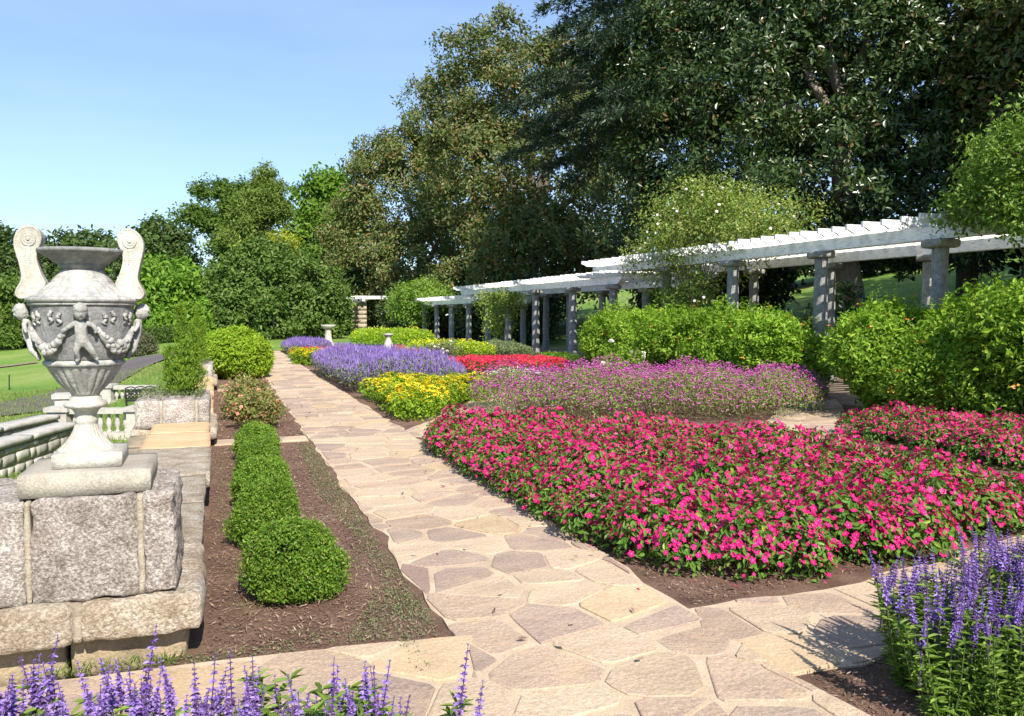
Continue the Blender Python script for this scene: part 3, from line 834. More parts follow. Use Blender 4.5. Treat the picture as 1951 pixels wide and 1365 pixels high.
pedestal('rough granite pedestal topped by the nearer golden thuja', 10.5, 11.9, 0.57, 30)
pedestal('rough granite pedestal topped by the farther golden thuja', 18.15, 19.6, 0.54, 40)
for y, z in ((11.2, 0.575), (18.9, 0.545)):
    pass

# ------------------------------------------------------------------ the urn
K = 0.0010027
def zc(c): return 1.1815 - c * K
UX, UY, UZ = -0.585, 4.285, 0.90
urn = thing('garland_urn', 'large pale marble urn with cherubs, fruit garlands and two scrolled handles', 'urn', (UX, UY, UZ))
urn.scale = (0.915, 0.915, 1.0)
nb = NB()
f1 = (0.008, 24)
prof = [(0.05, zc(1114)), (0.140, zc(1114)), (0.137, zc(1108), .002, 24), (0.118, zc(1094), *f1), (0.098, zc(1075), *f1), (0.077, zc(1050), *f1), (0.062, zc(1020), *f1), (0.0545, zc(998), .003, 24), (0.050, zc(990)),
        (0.0535, zc(986)), (0.0535, zc(968)), (0.048, zc(962)), (0.050, zc(948)), (0.060, zc(930)), (0.074, zc(918)), (0.095, zc(914)), (0.1015, zc(906)), (0.099, zc(894)), (0.086, zc(887)), (0.075, zc(882)), (0.074, zc(868)), (0.064, zc(862))]
add_lathe(nb, prof, 120)
nb.build('foot', M['marble_white'], urn, True)
nb = NB()
f2 = (0.012, 24)
add_lathe(nb, [(0.03, zc(864)), (0.064, zc(860)), (0.070, zc(848), .004, 24), (0.088, zc(832), *f2), (0.124, zc(798), *f2), (0.145, zc(768), *f2), (0.162, zc(742), *f2), (0.171, zc(726), .005, 24), (0.174, zc(722))], 156)
nb.build('fluted_bowl', M['marble'], urn, True)
nb = NB()
add_lathe(nb, [(0.150, zc(724)), (0.178, zc(720)), (0.188, zc(714)), (0.189, zc(702)), (0.182, zc(696)), (0.174, zc(692))], 96)
nb.build('lower_ring', M['marble'], urn, True)
def body_r(z):
    pr = [(zc(694), .176), (zc(650), .196), (zc(600), .213), (zc(550), .223), (zc(500), .229), (zc(460), .233), (zc(444), .236)]
    return float(np.interp(z, [p[0] for p in pr], [p[1] for p in pr]))
nb = NB(); add_lathe(nb, [(body_r(zc(c)), zc(c)) for c in range(694, 442, -10)] + [(0.236, zc(443))], 96)
nb.build('body', M['marble_grey'], urn, True)
nb = NB(); add_lathe(nb, [(0.22, zc(447)), (0.244, zc(444)), (0.247, zc(438)), (0.240, zc(434)), (0.252, zc(430)), (0.258, zc(422)), (0.256, zc(414)), (0.246, zc(409)), (0.238, zc(406))], 96)
nb.build('upper_ring', M['marble'], urn, True)
nb = NB(); add_lathe(nb, [(0.242, zc(408)), (0.234, zc(402), .006, 30), (0.214, zc(390), .009, 30), (0.176, zc(362), .008, 30), (0.150, zc(342), .004, 30), (0.140, zc(336)), (0.141, zc(331)), (0.136, zc(328)), (0.118, zc(308)), (0.103, zc(290)), (0.093, zc(278))], 144)
nb.build('shoulder', M['marble'], urn, True)
nb = NB(); add_lathe(nb, [(0.090, zc(282)), (0.097, zc(272)), (0.104, zc(268)), (0.112, zc(262)), (0.110, zc(258)), (0.122, zc(250)), (0.150, zc(233)), (0.182, zc(214)), (0.195, zc(206)), (0.201, zc(203)), (0.203, zc(196)), (0.201, zc(188)), (0.194, zc(186)), (0.180, zc(196)), (0.150, zc(220)), (0.110, zc(255)), (0.085, zc(300))], 96)
nb.build('rim', M['marble_grey'], urn, True)
me = rock_mesh('plinth', -0.145, 0.145, -0.16, 0.16, 0.0, 0.067, M['marble_white'], .05, .002, .005, 9, 3)
obj('plinth', me, urn, (.02, 0, 0), None, (1.08, 1.08, 1))

def handle_mesh():
    raw = [(603, 86), (632, 96), (655, 118), (668, 150), (668, 185), (660, 215), (650, 250), (641, 290), (637, 320), (645, 345), (660, 368), (668, 388), (664, 406), (646, 418), (618, 414), (588, 402), (556, 384), (534, 356), (532, 340), (548, 312), (560, 280), (569, 245), (570, 215), (560, 185), (548, 160), (545, 132), (556, 106), (578, 90)]
    pts = chaikin([((x - 378) * K, zc(y)) for x, y in raw], 0.25)
    n = len(pts); cx = sum(p[0] for p in pts) / n
    ctr = [((math.cos(0)), 0)]
    def inset(d):
        out = []
        for i in range(n):
            a = Vector(pts[i - 1]); b = Vector(pts[i]); c = Vector(pts[(i + 1) % n])
            tt = (c - a).normalized(); nn = Vector((-tt.y, tt.x))
            q = b - nn * d
            out.append((q.x, q.y))
        return out
    ar = sum(pts[i][0] * pts[(i + 1) % n][1] - pts[(i + 1) % n][0] * pts[i][1] for i in range(n))
    sg = 1 if ar < 0 else -1
    def thick(z): return 0.052 + 0.012 * smooth((zc(250) - z) / .1)
    rings = []
    for y, d in ((-0.96, .016), (-0.965, .012), (-0.97, .0105), (-1, .008), (-1, .003), (-0.95, 0), (0.95, 0), (1, .003), (1, .008), (.97, .0105), (.965, .012), (.96, .016)):
        o = inset(sg * d); rings.append([(p[0], y * thick(p[1]), p[1]) for p in o])
    pass
    V = [p for r_ in rings for p in r_]; F = []
    for i in range(len(rings) - 1):
        for k in range(n):
            F.append((i * n + k, i * n + (k + 1) % n, (i + 1) * n + (k + 1) % n, (i + 1) * n + k))
    F.append(tuple(range(n - 1, -1, -1))); F.append(tuple((len(rings) - 1) * n + k for k in range(n)))
    nb = NB(); nb.poly(V, F)
    me = nb.mesh('handle', M['marble_white'], False)
    bm = bmesh.new(); bm.from_mesh(me); bmesh.ops.recalc_face_normals(bm, faces=bm.faces); bm.to_mesh(me); bm.free()
    return me
hm = handle_mesh()
def rosette_mesh():
    nb = NB()
    add_lathe(nb, [(0.033, 0), (0.033, .008), (0.029, .011), (0.026, .008), (0.024, .010, .004, 12), (0.014, .016, .004, 12), (0.010, .013), (0.009, .018), (0.003, .021)], 48)
    return nb.mesh('rosette', M['marble_white'], True)
rm = rosette_mesh()
for sgn in (1, -1):
    h = obj('handle', hm, urn)
    if sgn < 0: h.scale = (-1, 1, 1)
    for fy, ry in ((-0.046, R(90)), (0.046, R(-90))):
        obj('rosette', rm, h, ((603 - 378) * K, fy, zc(148)), (ry, 0, 0))
    nb = NB()
    rr = random.Random(3)
    for k in range(7):   # trailing bellflowers under the rosette
        z0 = zc(192 + k * 10); w = .017 - .0017 * k
        add_lathe(nb, [(w * .3, -.003), (w, -.001), (w * .7, .006), (.001, .008)], 8, cx=(606 - 378 + rr.uniform(-2, 2) - k * 1.0) * K, cy=0, cz=0)
        V = nb.V[-1]; yy = V[:, 1].copy(); zz = V[:, 2].copy(); V[:, 1] = -0.047 - zz; V[:, 2] = z0 + yy
    nb.build('bellflower_drop', M['marble_white'], h, True)

# cherubs: children carved in high relief, one continuous body each
def wrap(phi, u, z, out):
    r = body_r(z); a = phi + u / (r + 0.02)
    return ((r + out) * math.cos(a), (r + out) * math.sin(a), z)
def cherub(phi, seed):
    def p(cx, cy, out): return wrap(phi, (cx - 367) * K, zc(cy), out)
    V = [p(365, 600, .022), p(363, 568, .026), p(361, 535, .024), p(364, 508, .028), p(363, 488, .034),
         p(349, 612, .024), p(338, 645, .034), p(347, 682, .020), p(336, 697, .030),
         p(380, 610, .024), p(402, 645, .036), p(420, 678, .022), p(430, 690, .034),
         p(340, 524, .026), p(312, 540, .030), p(290, 556, .028), p(282, 566, .026),
         p(386, 524, .026), p(412, 532, .038), p(424, 556, .036), p(420, 570, .034)]
    Ed = [(0, 1), (1, 2), (2, 3), (3, 4), (0, 5), (5, 6), (6, 7), (7, 8), (0, 9), (9, 10), (10, 11), (11, 12), (2, 13), (13, 14), (14, 15), (15, 16), (2, 17), (17, 18), (18, 19), (19, 20)]
    Rr = [.026, .029, .026, .013, .018, .021, .017, .011, .009, .021, .017, .011, .009, .014, .012, .009, .008, .014, .012, .009, .008]
    o = obj('cherub', skin_mesh('cherub', V, Ed, Rr, M['marble'], 2), urn)
    # head with face and curls
    bm = bmesh.new()
    hc = Vector(p(363, 474, .040))
    bmesh.ops.create_icosphere(bm, subdivisions=4, radius=1.0)
    n_ = Vector((math.cos(phi), math.sin(phi), 0)); u_ = Vector((-math.sin(phi), math.cos(phi), 0)); w_ = Vector((0, 0, 1))
    fx = (n_ * .9 + u_ * 0.12 - w_ * .3).normalized(); sx = w_.cross(fx).normalized(); zx = fx.cross(sx)
    for v in bm.verts:
        c = v.co.copy()
        r = 0.0325
        q = Vector((c.x * 1.0, c.y * .92, c.z * 1.12))
        if c.x > 0:
            nose = math.exp(-((c.y / .16) ** 2 + ((c.z + .08) / .2) ** 2)) * .22
            eyes = -math.exp(-(((abs(c.y) - .36) / .15) ** 2 + ((c.z - .08) / .12) ** 2)) * .14
            cheek = math.exp(-(((abs(c.y) - .42) / .22) ** 2 + ((c.z + .32) / .25) ** 2)) * .10
            mouth = -math.exp(-((c.y / .2) ** 2 + ((c.z + .46) / .07) ** 2)) * .09
            chin = math.exp(-((c.y / .2) ** 2 + ((c.z + .78) / .2) ** 2)) * .12
            q.x += nose + eyes + cheek + mouth + chin
        if c.z > .35 or c.x < -.1:
            q += c * (.12 + .22 * noise.noise(c * 6 + Vector((seed, 0, 0))))
        v.co = hc + (fx * q.x + sx * q.y + zx * q.z) * r
    me = bpy.data.meshes.new('head'); bm.to_mesh(me); bm.free()
    me.materials.append(M['marble'])
    for f in me.polygons: f.use_smooth = True
    obj('head', me, o)
    return o
PH = [R(-84 + 90 * k) for k in range(4)]
for k, ph in enumerate(PH): cherub(ph, k)
bm = bmesh.new(); bmesh.ops.create_icosphere(bm, subdivisions=2, radius=1.0)
fruit = bpy.data.meshes.new('fruit'); bm.to_mesh(fruit); bm.free(); fruit.materials.append(M['marble'])
for f in fruit.polygons: f.use_smooth = True
rnd = random.Random(8)
for k in range(4):
    a0, a1 = PH[k] + .28, PH[k] + R(90) - .28
    pts = []
    for i in range(15):
        s = i / 14; a = a0 + (a1 - a0) * s
        c = 545 + 88 * (1 - (2 * s - 1) ** 2)
        z = zc(c); r = body_r(z) + .010
        pts.append((r * math.cos(a), r * math.sin(a), z))
    nb = NB(); add_tube(nb, pts, [.010 + .012 * math.sin(math.pi * i / 14) for i in range(15)], 8, rough=.3)
    g = nb.build('garland', M['marble'], urn, True)
    for i in range(30):
        s = (i + .5) / 30; a = a0 + (a1 - a0) * s + rnd.uniform(-.03, .03)
        wd = math.sin(math.pi * s)
        c = 545 + 88 * (1 - (2 * s - 1) ** 2) + rnd.choice((-1, 0, 1)) * 19 * wd
        z = zc(c); rad = rnd.uniform(.011, .0165) * (0.60 + .62 * wd); r = body_r(z) + .014 + .012 * wd
        obj('fruit', fruit, g, (r * math.cos(a), r * math.sin(a), z), (rnd.random(), rnd.random(), 0), (rad, rad * rnd.uniform(.8, 1.1), rad * rnd.uniform(.8, 1.1)))
    # ribbon bow above the swag
    nb = NB(); am = (a0 + a1) / 2
    for sg in (-1, 1):
        for off, c0 in ((.16, 470), (.34, 478)):
            pp = []
            for i in range(9):
                a = am + sg * (off + .05 * math.sin(i * 1.3)); z = zc(c0 + i * 7)
                pp.append(((body_r(z) + .006) * math.cos(a), (body_r(z) + .006) * math.sin(a), z))
            add_tube(nb, pp, [.004, .008, .011, .010, .006, .008, .010, .006, .002], 6)
    nb.build('ribbon', M['marble'], urn, True)['kind'] = 'stuff'

# ------------------------------------------------------------------ pergola
XF, XB = 11.0, 13.7
pg = thing('pergola', 'long white slatted pergola on two rows of grey granite columns', 'pergola', (12.3, 28, 0))
def col_mesh(h, seed):
    nb = NB(); add_tube(nb, [(0, 0, -0.2 + (h + .2) * i / 22) for i in range(23)], [.142 - .018 * i / 22 for i in range(23)], 22, rough=.16, seed=seed)
    return nb.mesh('column', M['column'], True)
cap_me = [rock_mesh('capital', -.215, .215, -.215, .215, -.035, .10, M['capital'], .04, .022, .04, 6, s) for s in (1, 2, 3)]
colY = [7.5, 10.3, 13.1, 16.0, 18.95, 22.0, 24.95, 28.3, 31.4, 34.0, 36.9, 39.9, 42.8, 45.6]
cm = {}
rnd = random.Random(2)
for X in (XF, XB):
    for y in colY:
        top = 2.79 if y < 20 else (2.45 if y < 35 else 2.05)
        key = (top, rnd.randint(0, 1))
        if key not in cm: cm[key] = col_mesh(top - .08, key[1] * 3 + top)
        c = obj('column', cm[key], pg, (X - 12.3, y - 28, 0), (0, 0, rnd.uniform(0, 6)))
        obj('capital', rnd.choice(cap_me), c, (0, 0, top - .10), (0, 0, rnd.uniform(-.2, .2)))
def pbeam(y0, y1, z):
    for X in (XF, XB):
        nb = NB()
        for dx in (-.105, .045):
            prof_ = [(y0, z + .21), (y0, z + .12), (y0 + .10, z + .10), (y0 + .16, z + .03), (y0 + .28, z), (y1 - .28, z), (y1 - .16, z + .03), (y1 - .10, z + .10), (y1, z + .12), (y1, z + .21)]
            V = [(X + d - 12.3, y - 28, zz) for d in (dx, dx + .06) for y, zz in prof_]; n = len(prof_)
            nb.poly(V, [tuple(range(n)), tuple(range(2 * n - 1, n - 1, -1))] + [(i, n + i, n + (i + 1) % n, (i + 1) % n) for i in range(n)])
        nb.build('beam', M['white'], pg)
nb = NB()
prof_ = [(10.45, .16), (10.45, .07), (10.52, .055), (10.62, .0), (14.08, 0), (14.18, .055), (14.25, .07), (14.25, .16)]
n = len(prof_)
V = [(x - 12.3, d, z) for d in (-.022, .022) for x, z in prof_]
nb.poly(V, [tuple(range(n)), tuple(range(2 * n - 1, n - 1, -1))] + [(i, n + i, n + (i + 1) % n, (i + 1) % n) for i in range(n)])
raf = nb.mesh('rafter', M['white'])
def praf(y0, y1, z):
    y = y0
    while y < y1:
        obj('rafter', raf, pg, (rnd.uniform(-.03, .03), y - 28, z + rnd.uniform(0, .006)), (rnd.uniform(-.035, .035), rnd.uniform(-.006, .006), rnd.uniform(-.012, .012)))
        y += 0.40
for y0, y1, z in ((6.4, 23.2, 2.79), (21.3, 37.9, 2.45), (36.0, 46.4, 2.05)):
    pbeam(y0, y1, z); praf(y0 + .2, y1 - .05, z + .212)

# far gateway of stone piers with a white slatted roof, past the vine
gw = thing('stone_gateway', 'pale stone piers under a white slatted roof at the far pergola end', 'gateway', (10.4, 58.5, 0))
for x, y in ((-1.0, -1.2), (-1.0, 1.4), (1.3, -1.2), (1.3, 1.4)):
    for k in range(8):
        obj('pier_stone', rock_mesh('pier_stone', x - .3 + .03 * (k % 2), x + .3, y - .3, y + .3 - .03 * (k % 2), k * .3 + .01, k * .3 + .29, M['granite_tan'], .15, .015, .03, 6, k), gw)
nb = NB()
for x in (-1.0, 1.3): add_box(nb, x - .1, x + .1, -2, 2.2, 2.42, 2.62)
nb.build('beam', M['white'], gw)
nb = NB(); add_box(nb, -1.6, 1.9, -.04, .04, 0, .16); rme = nb.mesh('rafter', M['white'])
for k in range(12): obj('rafter', rme, gw, (0, -2 + k * .36, 2.622))

# ------------------------------------------------------------------ stone ornaments
t = thing('birdbath', 'white stone birdbath on a flared pedestal at the end of the beds', 'birdbath', (4.9, 39.5, 0))
nb = NB(); add_box(nb, -.34, .34, -.34, .34, -.05, .10); nb.build('base', M['marble_white'], t)
nb = NB(); add_lathe(nb, [(.27, .102), (.27, .16), (.22, .22), (.18, .36), (.155, .5), (.14, .7), (.15, .74), (.14, .78), (.16, .84), (.18, .86)], 20); nb.build('pedestal', M['marble_white'], t, True)
nb = NB(); add_lathe(nb, [(.12, .86), (.22, .88), (.30, .94), (.335, 1.0), (.345, 1.06), (.32, 1.06), (.26, .98), (.1, .95)], 24); nb.build('basin', M['marble_white'], t, True)
t = thing('baluster_pedestal', 'small white baluster-shaped pedestal standing behind the purple salvia', 'pedestal', (5.35, 27.3, 0))
nb = NB(); add_box(nb, -.22, .22, -.22, .22, -.05, .12); nb.build('base', M['marble_white'], t)
nb = NB(); add_lathe(nb, [(.17, .12), (.17, .18), (.10, .24), (.09, .28), (.17, .38), (.18, .48), (.14, .60), (.085, .74), (.075, .80), (.10, .82)], 20); nb.build('baluster', M['marble_white'], t, True)
nb = NB(); add_lathe(nb, [(.08, .82), (.12, .85), (.17, .88), (.175, .92), (.1, .93)], 20); nb.build('dial_top', M['marble'], t, True)

# ------------------------------------------------------------------ lower terrace: walls, balustrades, bench
G = -1.1
def stair_wall(label, a, b, top, seed):
    a = Vector(a); b = Vector(b); L = (b - a).length; d = (b - a).normalized(); rz = math.atan2(d.y, d.x)
    t = thing('rubble_wall', label, 'wall', (a.x, a.y, G), rz)
    H_ = top - G
    nb = NB(); add_box(nb, 0, L, -.13, .13, -.2, H_ - .09); nb.build('mortar_core', M['joint'], t)
    rnd = random.Random(seed); z = 0
    while z < H_ - .13:
        h_ = min(rnd.uniform(.14, .22), H_ - .10 - z); x = -rnd.uniform(0, .2)
        while x < L - .05:
            w = rnd.uniform(.18, .46)
            dz = rnd.uniform(-.012, .012)
            obj('rubble_stone', rock_mesh('rubble_stone', max(0, x) + .012, min(L, x + w) - .012, -.165, .165, z + .01 + dz, z + h_ - .01 + dz, M['rubble'], .09, .016, .02, 9, rnd.random() * 50), t)
            x += w
        z += h_
    n = max(1, round(L / 1.6))
    for i in range(n):
        obj('coping', rock_mesh('coping', L * i / n + .004, L * (i + 1) / n - .004, -.21, .21, H_ - .09, H_ + .02, M['grey_stone'], .14, .006, .03, 5, i + seed), t)
    return t
stair_wall('rubble stair wall with grey coping, nearest behind the urn pedestal', (-4.6, 11.4), (-2.75, 17.8), -0.50, 5)
stair_wall('second rubble stair wall with grey coping, beyond the nearer one', (-5.3, 14.2), (-3.3, 19.4), -0.52, 6)

def pier(t, x, y, w, top, mat='grey_stone'):
    nb = NB(); add_box(nb, x - w / 2, x + w / 2, y - w / 2, y + w / 2, 0, top - .1)
    for sy in (-1,): add_box(nb, x - w * .3, x + w * .3, y + sy * (w / 2 + .012), y + sy * (w / 2 - .002), .18, top - .22)
    o = nb.build('pier', M[mat], t)
    nb = NB(); add_box(nb, x - w / 2 - .05, x + w / 2 + .05, y - w / 2 - .05, y + w / 2 + .05, top - .098, top)
    nb.build('pier_cap', M[mat], o)
    nb = NB(); add_box(nb, x - w / 2 - .04, x + w / 2 + .04, y - w / 2 - .04, y + w / 2 + .04, -.02, .12); nb.build('pier_foot', M[mat], o)
nb = NB(); add_lathe(nb, [(.05, 0), (.05, .03), (.03, .05), (.028, .08), (.055, .15), (.06, .19), (.04, .27), (.028, .34), (.045, .36), (.045, .39)], 14)
bal_me = nb.mesh('baluster', M['grey_stone'], True)
def balustrade(label, a, b, top, nbal, piers):
    a = Vector(a); b = Vector(b); L = (b - a).length; d = (b - a).normalized(); rz = math.atan2(d.y, d.x)
    t = thing('balustrade', label, 'balustrade', (a.x, a.y, G), rz)
    for x in piers: pier(t, x * L, 0, .40, top)
    ps = sorted(piers)
    for i in range(len(ps) - 1):
        x0, x1 = ps[i] * L + .2, ps[i + 1] * L - .2
        nb = NB(); add_box(nb, x0, x1, -.13, .13, top - .15, top - .04); nb.build('rail', M['grey_stone'], t)
        nb = NB(); add_box(nb, x0, x1, -.15, .15, -.02, .14); nb.build('base_rail', M['grey_stone'], t)
        m_ = max(1, int((x1 - x0) / .16))
        for k in range(m_):
            obj('baluster', bal_me, t, (x0 + (k + .5) * (x1 - x0) / m_, 0, .14), None, (1, 1, (top - .29) / .39))
    return t
balustrade('grey stone balustrade seen just behind the stem of the urn', (-3.2, 19.9), (-1.62, 19.4), 0.70, 5, (0, 1))
balustrade('farther grey stone balustrade behind the black iron bench', (-3.1, 26.8), (-1.15, 26.2), 0.62, 5, (0, 1))
t = thing('gate_pier', 'single grey stone pier at the head of the stair walls', 'pier', (-3.15, 19.75 + .6, G))
pier(t, 0, 0, .42, .94)
# bench
t = thing('iron_bench', 'black cast iron bench with lattice back on the lower terrace', 'bench', (-1.96, 24.0, G), R(8))
nb = NB()
w = .36
top = [(-w, .68)] + [(-w + w * 2 * i / 24, .70 + .035 * abs(math.sin(i / 24 * math.pi * 3))) for i in range(25)] + [(w, .68)]
add_tube(nb, [(x, .18, z) for x, z in top], .016, 6)
add_tube(nb, [(-w, .18, .40), (-w, .18, .70)], .02, 6); add_tube(nb, [(w, .18, .40), (w, .18, .70)], .02, 6); add_tube(nb, [(-w, .18, .42), (w, .18, .42)], .016, 6)
for r_ in range(3):
    for k in range(8):
        cx = -w + .045 + k * (2 * w - .09) / 7; cz = .47 + r_ * .085
        add_tube(nb, [(cx + .038 * math.cos(q * math.pi / 4), .18, cz + .038 * math.sin(q * math.pi / 4)) for q in range(9)], .017, 5, cap=False)
nb.build('backrest', M['iron'], t)
nb = NB()
for k in range(7): add_box(nb, -w, w, -.24 + k * .06, -.20 + k * .06, .38, .40)
nb.build('seat', M['iron'], t)
for sx in (-1, 1):
    for yy in (-.22, .17):
        nb = NB(); add_tube(nb, [(sx * w, yy * 1.1, 0), (sx * w * .94, yy, .18), (sx * w, yy, .39)], .018, 6); nb.build('leg', M['iron'], t)
    nb = NB(); add_tube(nb, [(sx * w, -.24, .39), (sx * w, -.26, .54), (sx * w, -.1, .57), (sx * w, .18, .56)], .016, 6); nb.build('armrest', M['iron'], t)
# seat under the pergola
t = thing('stone_bench', 'low dark bench standing under the pergola between the columns', 'bench', (13.0, 27.6, 0))
nb = NB(); add_box(nb, -.3, .3, -.75, .75, .38, .46); nb.build('seat', M['capital'], t)
for y in (-.55, .55):
    nb = NB(); add_box(nb, -.22, .22, y - .08, y + .08, -.02, .379); nb.build('leg', M['capital'], t)
for i, (x, y) in enumerate(((-6.9, 33), (-4.4, 33.5), (-9, 27.5))):
    nb = NB(); add_tube(nb, [(0, 0, -.1), (0.02, 0, .55)], .02, 6)
    o = nb.build('lawn_stake', M['iron'], None, False, (x, y, ground_h(x, y)))
    tag(o, ['thin dark stake on the lawn right of the other two', 'thin dark stake on the lawn close to the shrub', 'thin dark stake on the lawn farthest to the left'][i], 'stake', 'stakes on the lower lawn')

# ================================================================== trees
def pxy(px, d):
    """ground position of a direction at a distance, used once for laying out the far trees"""
    u = (px - 975.5) / 1575.0
    return d * 0.3355 + u * d * 0.9421, d * 0.9421 - u * d * 0.3355
def ell(px, y, rx, ry, d, ry_depth=None):
    s = d / 1575.0
    X, Y = pxy(px, d)
    r = rx * s
    return (X, Y, 1.6 + (597 - y) * s, r, (ry_depth or min(r * 1.0, max(r, ry * s))), ry * s)
def shift(e, dx, dy): return (e[0] + dx, e[1] + dy, *e[2:])
def gb(px, d, z=None):
    X, Y = pxy(px, d)
    return (X, Y, ground_h(X, Y) if z is None else z)

# great magnolias behind the pergola
tree('magnolia_tree', 'broad magnolia with rusty olive leaves, leftmost of the large trees', 'tree', gb(770, 65),
     [ell(690, 470, 65, 100, 65), ell(680, 550, 55, 60, 64), ell(765, 380, 85, 130, 66), ell(790, 510, 105, 105, 63), ell(845, 240, 65, 105, 67), ell(728, 345, 45, 55, 67), ell(900, 450, 110, 140, 64), ell(840, 570, 110, 60, 63)],
     M['magnolia_sun'], M['bark'], 0.5, 8000, 9, 0.22, 0.27, 0.13, 101, bumpy=.16, limbs=4, macro=(330, 1.05))
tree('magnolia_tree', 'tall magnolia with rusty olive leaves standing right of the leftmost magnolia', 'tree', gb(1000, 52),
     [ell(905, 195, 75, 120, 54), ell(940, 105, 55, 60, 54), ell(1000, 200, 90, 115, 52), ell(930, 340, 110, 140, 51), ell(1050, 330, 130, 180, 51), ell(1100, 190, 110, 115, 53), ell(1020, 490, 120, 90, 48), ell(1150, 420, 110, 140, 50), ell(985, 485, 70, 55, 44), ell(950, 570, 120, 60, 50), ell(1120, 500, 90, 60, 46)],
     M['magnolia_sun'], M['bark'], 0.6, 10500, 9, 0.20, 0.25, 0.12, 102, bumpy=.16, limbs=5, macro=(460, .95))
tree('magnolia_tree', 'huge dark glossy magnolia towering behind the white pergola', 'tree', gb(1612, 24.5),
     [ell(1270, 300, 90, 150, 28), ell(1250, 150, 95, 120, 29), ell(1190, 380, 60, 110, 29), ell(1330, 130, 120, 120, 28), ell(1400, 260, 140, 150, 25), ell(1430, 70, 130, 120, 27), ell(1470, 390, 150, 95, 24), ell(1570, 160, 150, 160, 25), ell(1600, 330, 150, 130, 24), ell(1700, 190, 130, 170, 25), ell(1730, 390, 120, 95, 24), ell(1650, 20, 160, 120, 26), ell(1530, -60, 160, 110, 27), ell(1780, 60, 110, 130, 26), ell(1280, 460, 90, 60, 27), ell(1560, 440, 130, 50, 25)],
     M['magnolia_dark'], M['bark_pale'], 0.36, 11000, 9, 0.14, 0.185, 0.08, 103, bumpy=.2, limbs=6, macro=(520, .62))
tree('magnolia_tree', 'dark magnolia with orange-brown leaf backs at the right edge above the vine', 'tree', gb(1945, 23),
     [ell(1910, 130, 95, 120, 23.5), ell(1960, 250, 100, 90, 23), ell(1870, 250, 80, 90, 24), ell(1990, 60, 110, 120, 23), ell(1900, 330, 80, 60, 24)],
     M['magnolia_sun'], M['bark'], 0.3, 2800, 9, 0.14, 0.205, 0.09, 104, bumpy=.2, limbs=4, macro=(150, .6))
# tall trees standing just past the right edge; they shade the slope behind the pergola
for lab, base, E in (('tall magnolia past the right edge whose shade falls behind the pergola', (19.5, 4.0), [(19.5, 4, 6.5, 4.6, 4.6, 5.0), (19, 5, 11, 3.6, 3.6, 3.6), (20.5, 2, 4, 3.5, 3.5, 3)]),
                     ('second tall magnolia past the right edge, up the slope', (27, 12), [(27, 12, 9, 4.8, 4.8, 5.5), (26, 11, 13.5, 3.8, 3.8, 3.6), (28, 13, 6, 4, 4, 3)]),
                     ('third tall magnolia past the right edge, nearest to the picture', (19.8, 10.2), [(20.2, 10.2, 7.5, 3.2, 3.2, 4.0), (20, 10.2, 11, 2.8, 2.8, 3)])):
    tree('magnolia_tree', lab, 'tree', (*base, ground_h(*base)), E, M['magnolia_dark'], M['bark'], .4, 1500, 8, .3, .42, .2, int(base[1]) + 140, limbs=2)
for lab, base, E in (('fourth tall magnolia past the right edge, high on the slope', (32, 16), [(32, 16, 9, 5, 5, 6), (31, 16, 14, 4, 4, 4)]),
                     ('fifth tall magnolia past the right edge, behind the cedar', (24.5, 17), [(24.5, 17, 7.5, 4.2, 4.2, 5), (24.5, 17, 12, 3.4, 3.4, 3.5)])):
    tree('magnolia_tree', lab, 'tree', (*base, ground_h(*base)), E, M['magnolia_dark'], M['bark'], .4, 2200, 8, .3, .36, .17, int(base[1]) + 170, limbs=2)
tree('evergreen_shrub', 'dark evergreen belt high on the shaded slope behind the pergola', 'shrub', gb(1640, 46), [ell(1420, 510, 70, 45, 46), ell(1500, 500, 80, 50, 46), ell(1620, 490, 90, 50, 46), ell(1740, 480, 80, 55, 46), ell(1860, 470, 90, 60, 46)], M['magnolia_dark'], M['bark'], .15, 3200, 8, .24, .32, .15, 191, limbs=4)
# dark undergrowth filling the shade behind the far columns
for k, (lab, px_, d_, E) in enumerate((('dark evergreen understorey behind the far columns, left part', 850, 53, [(880, 590, 110, 55, 51), (800, 600, 80, 50, 55)]),
                                 ('dark evergreen understorey behind the middle columns, below the second magnolia', 980, 44, [(960, 600, 80, 65, 44), (1010, 590, 45, 60, 42)]),
                                 ('dark evergreen mass under the huge magnolia behind the climbing rose', 1290, 33, [(1290, 560, 75, 70, 33), (1380, 550, 70, 60, 32), (1450, 540, 50, 50, 31)]))):
    tree('evergreen_shrub', lab, 'shrub', gb(px_, d_), [ell(*e) for e in E], M['magnolia_dark'], M['bark'], .12, 1500, 8, .2, .26, .12, 160 + k, limbs=2)

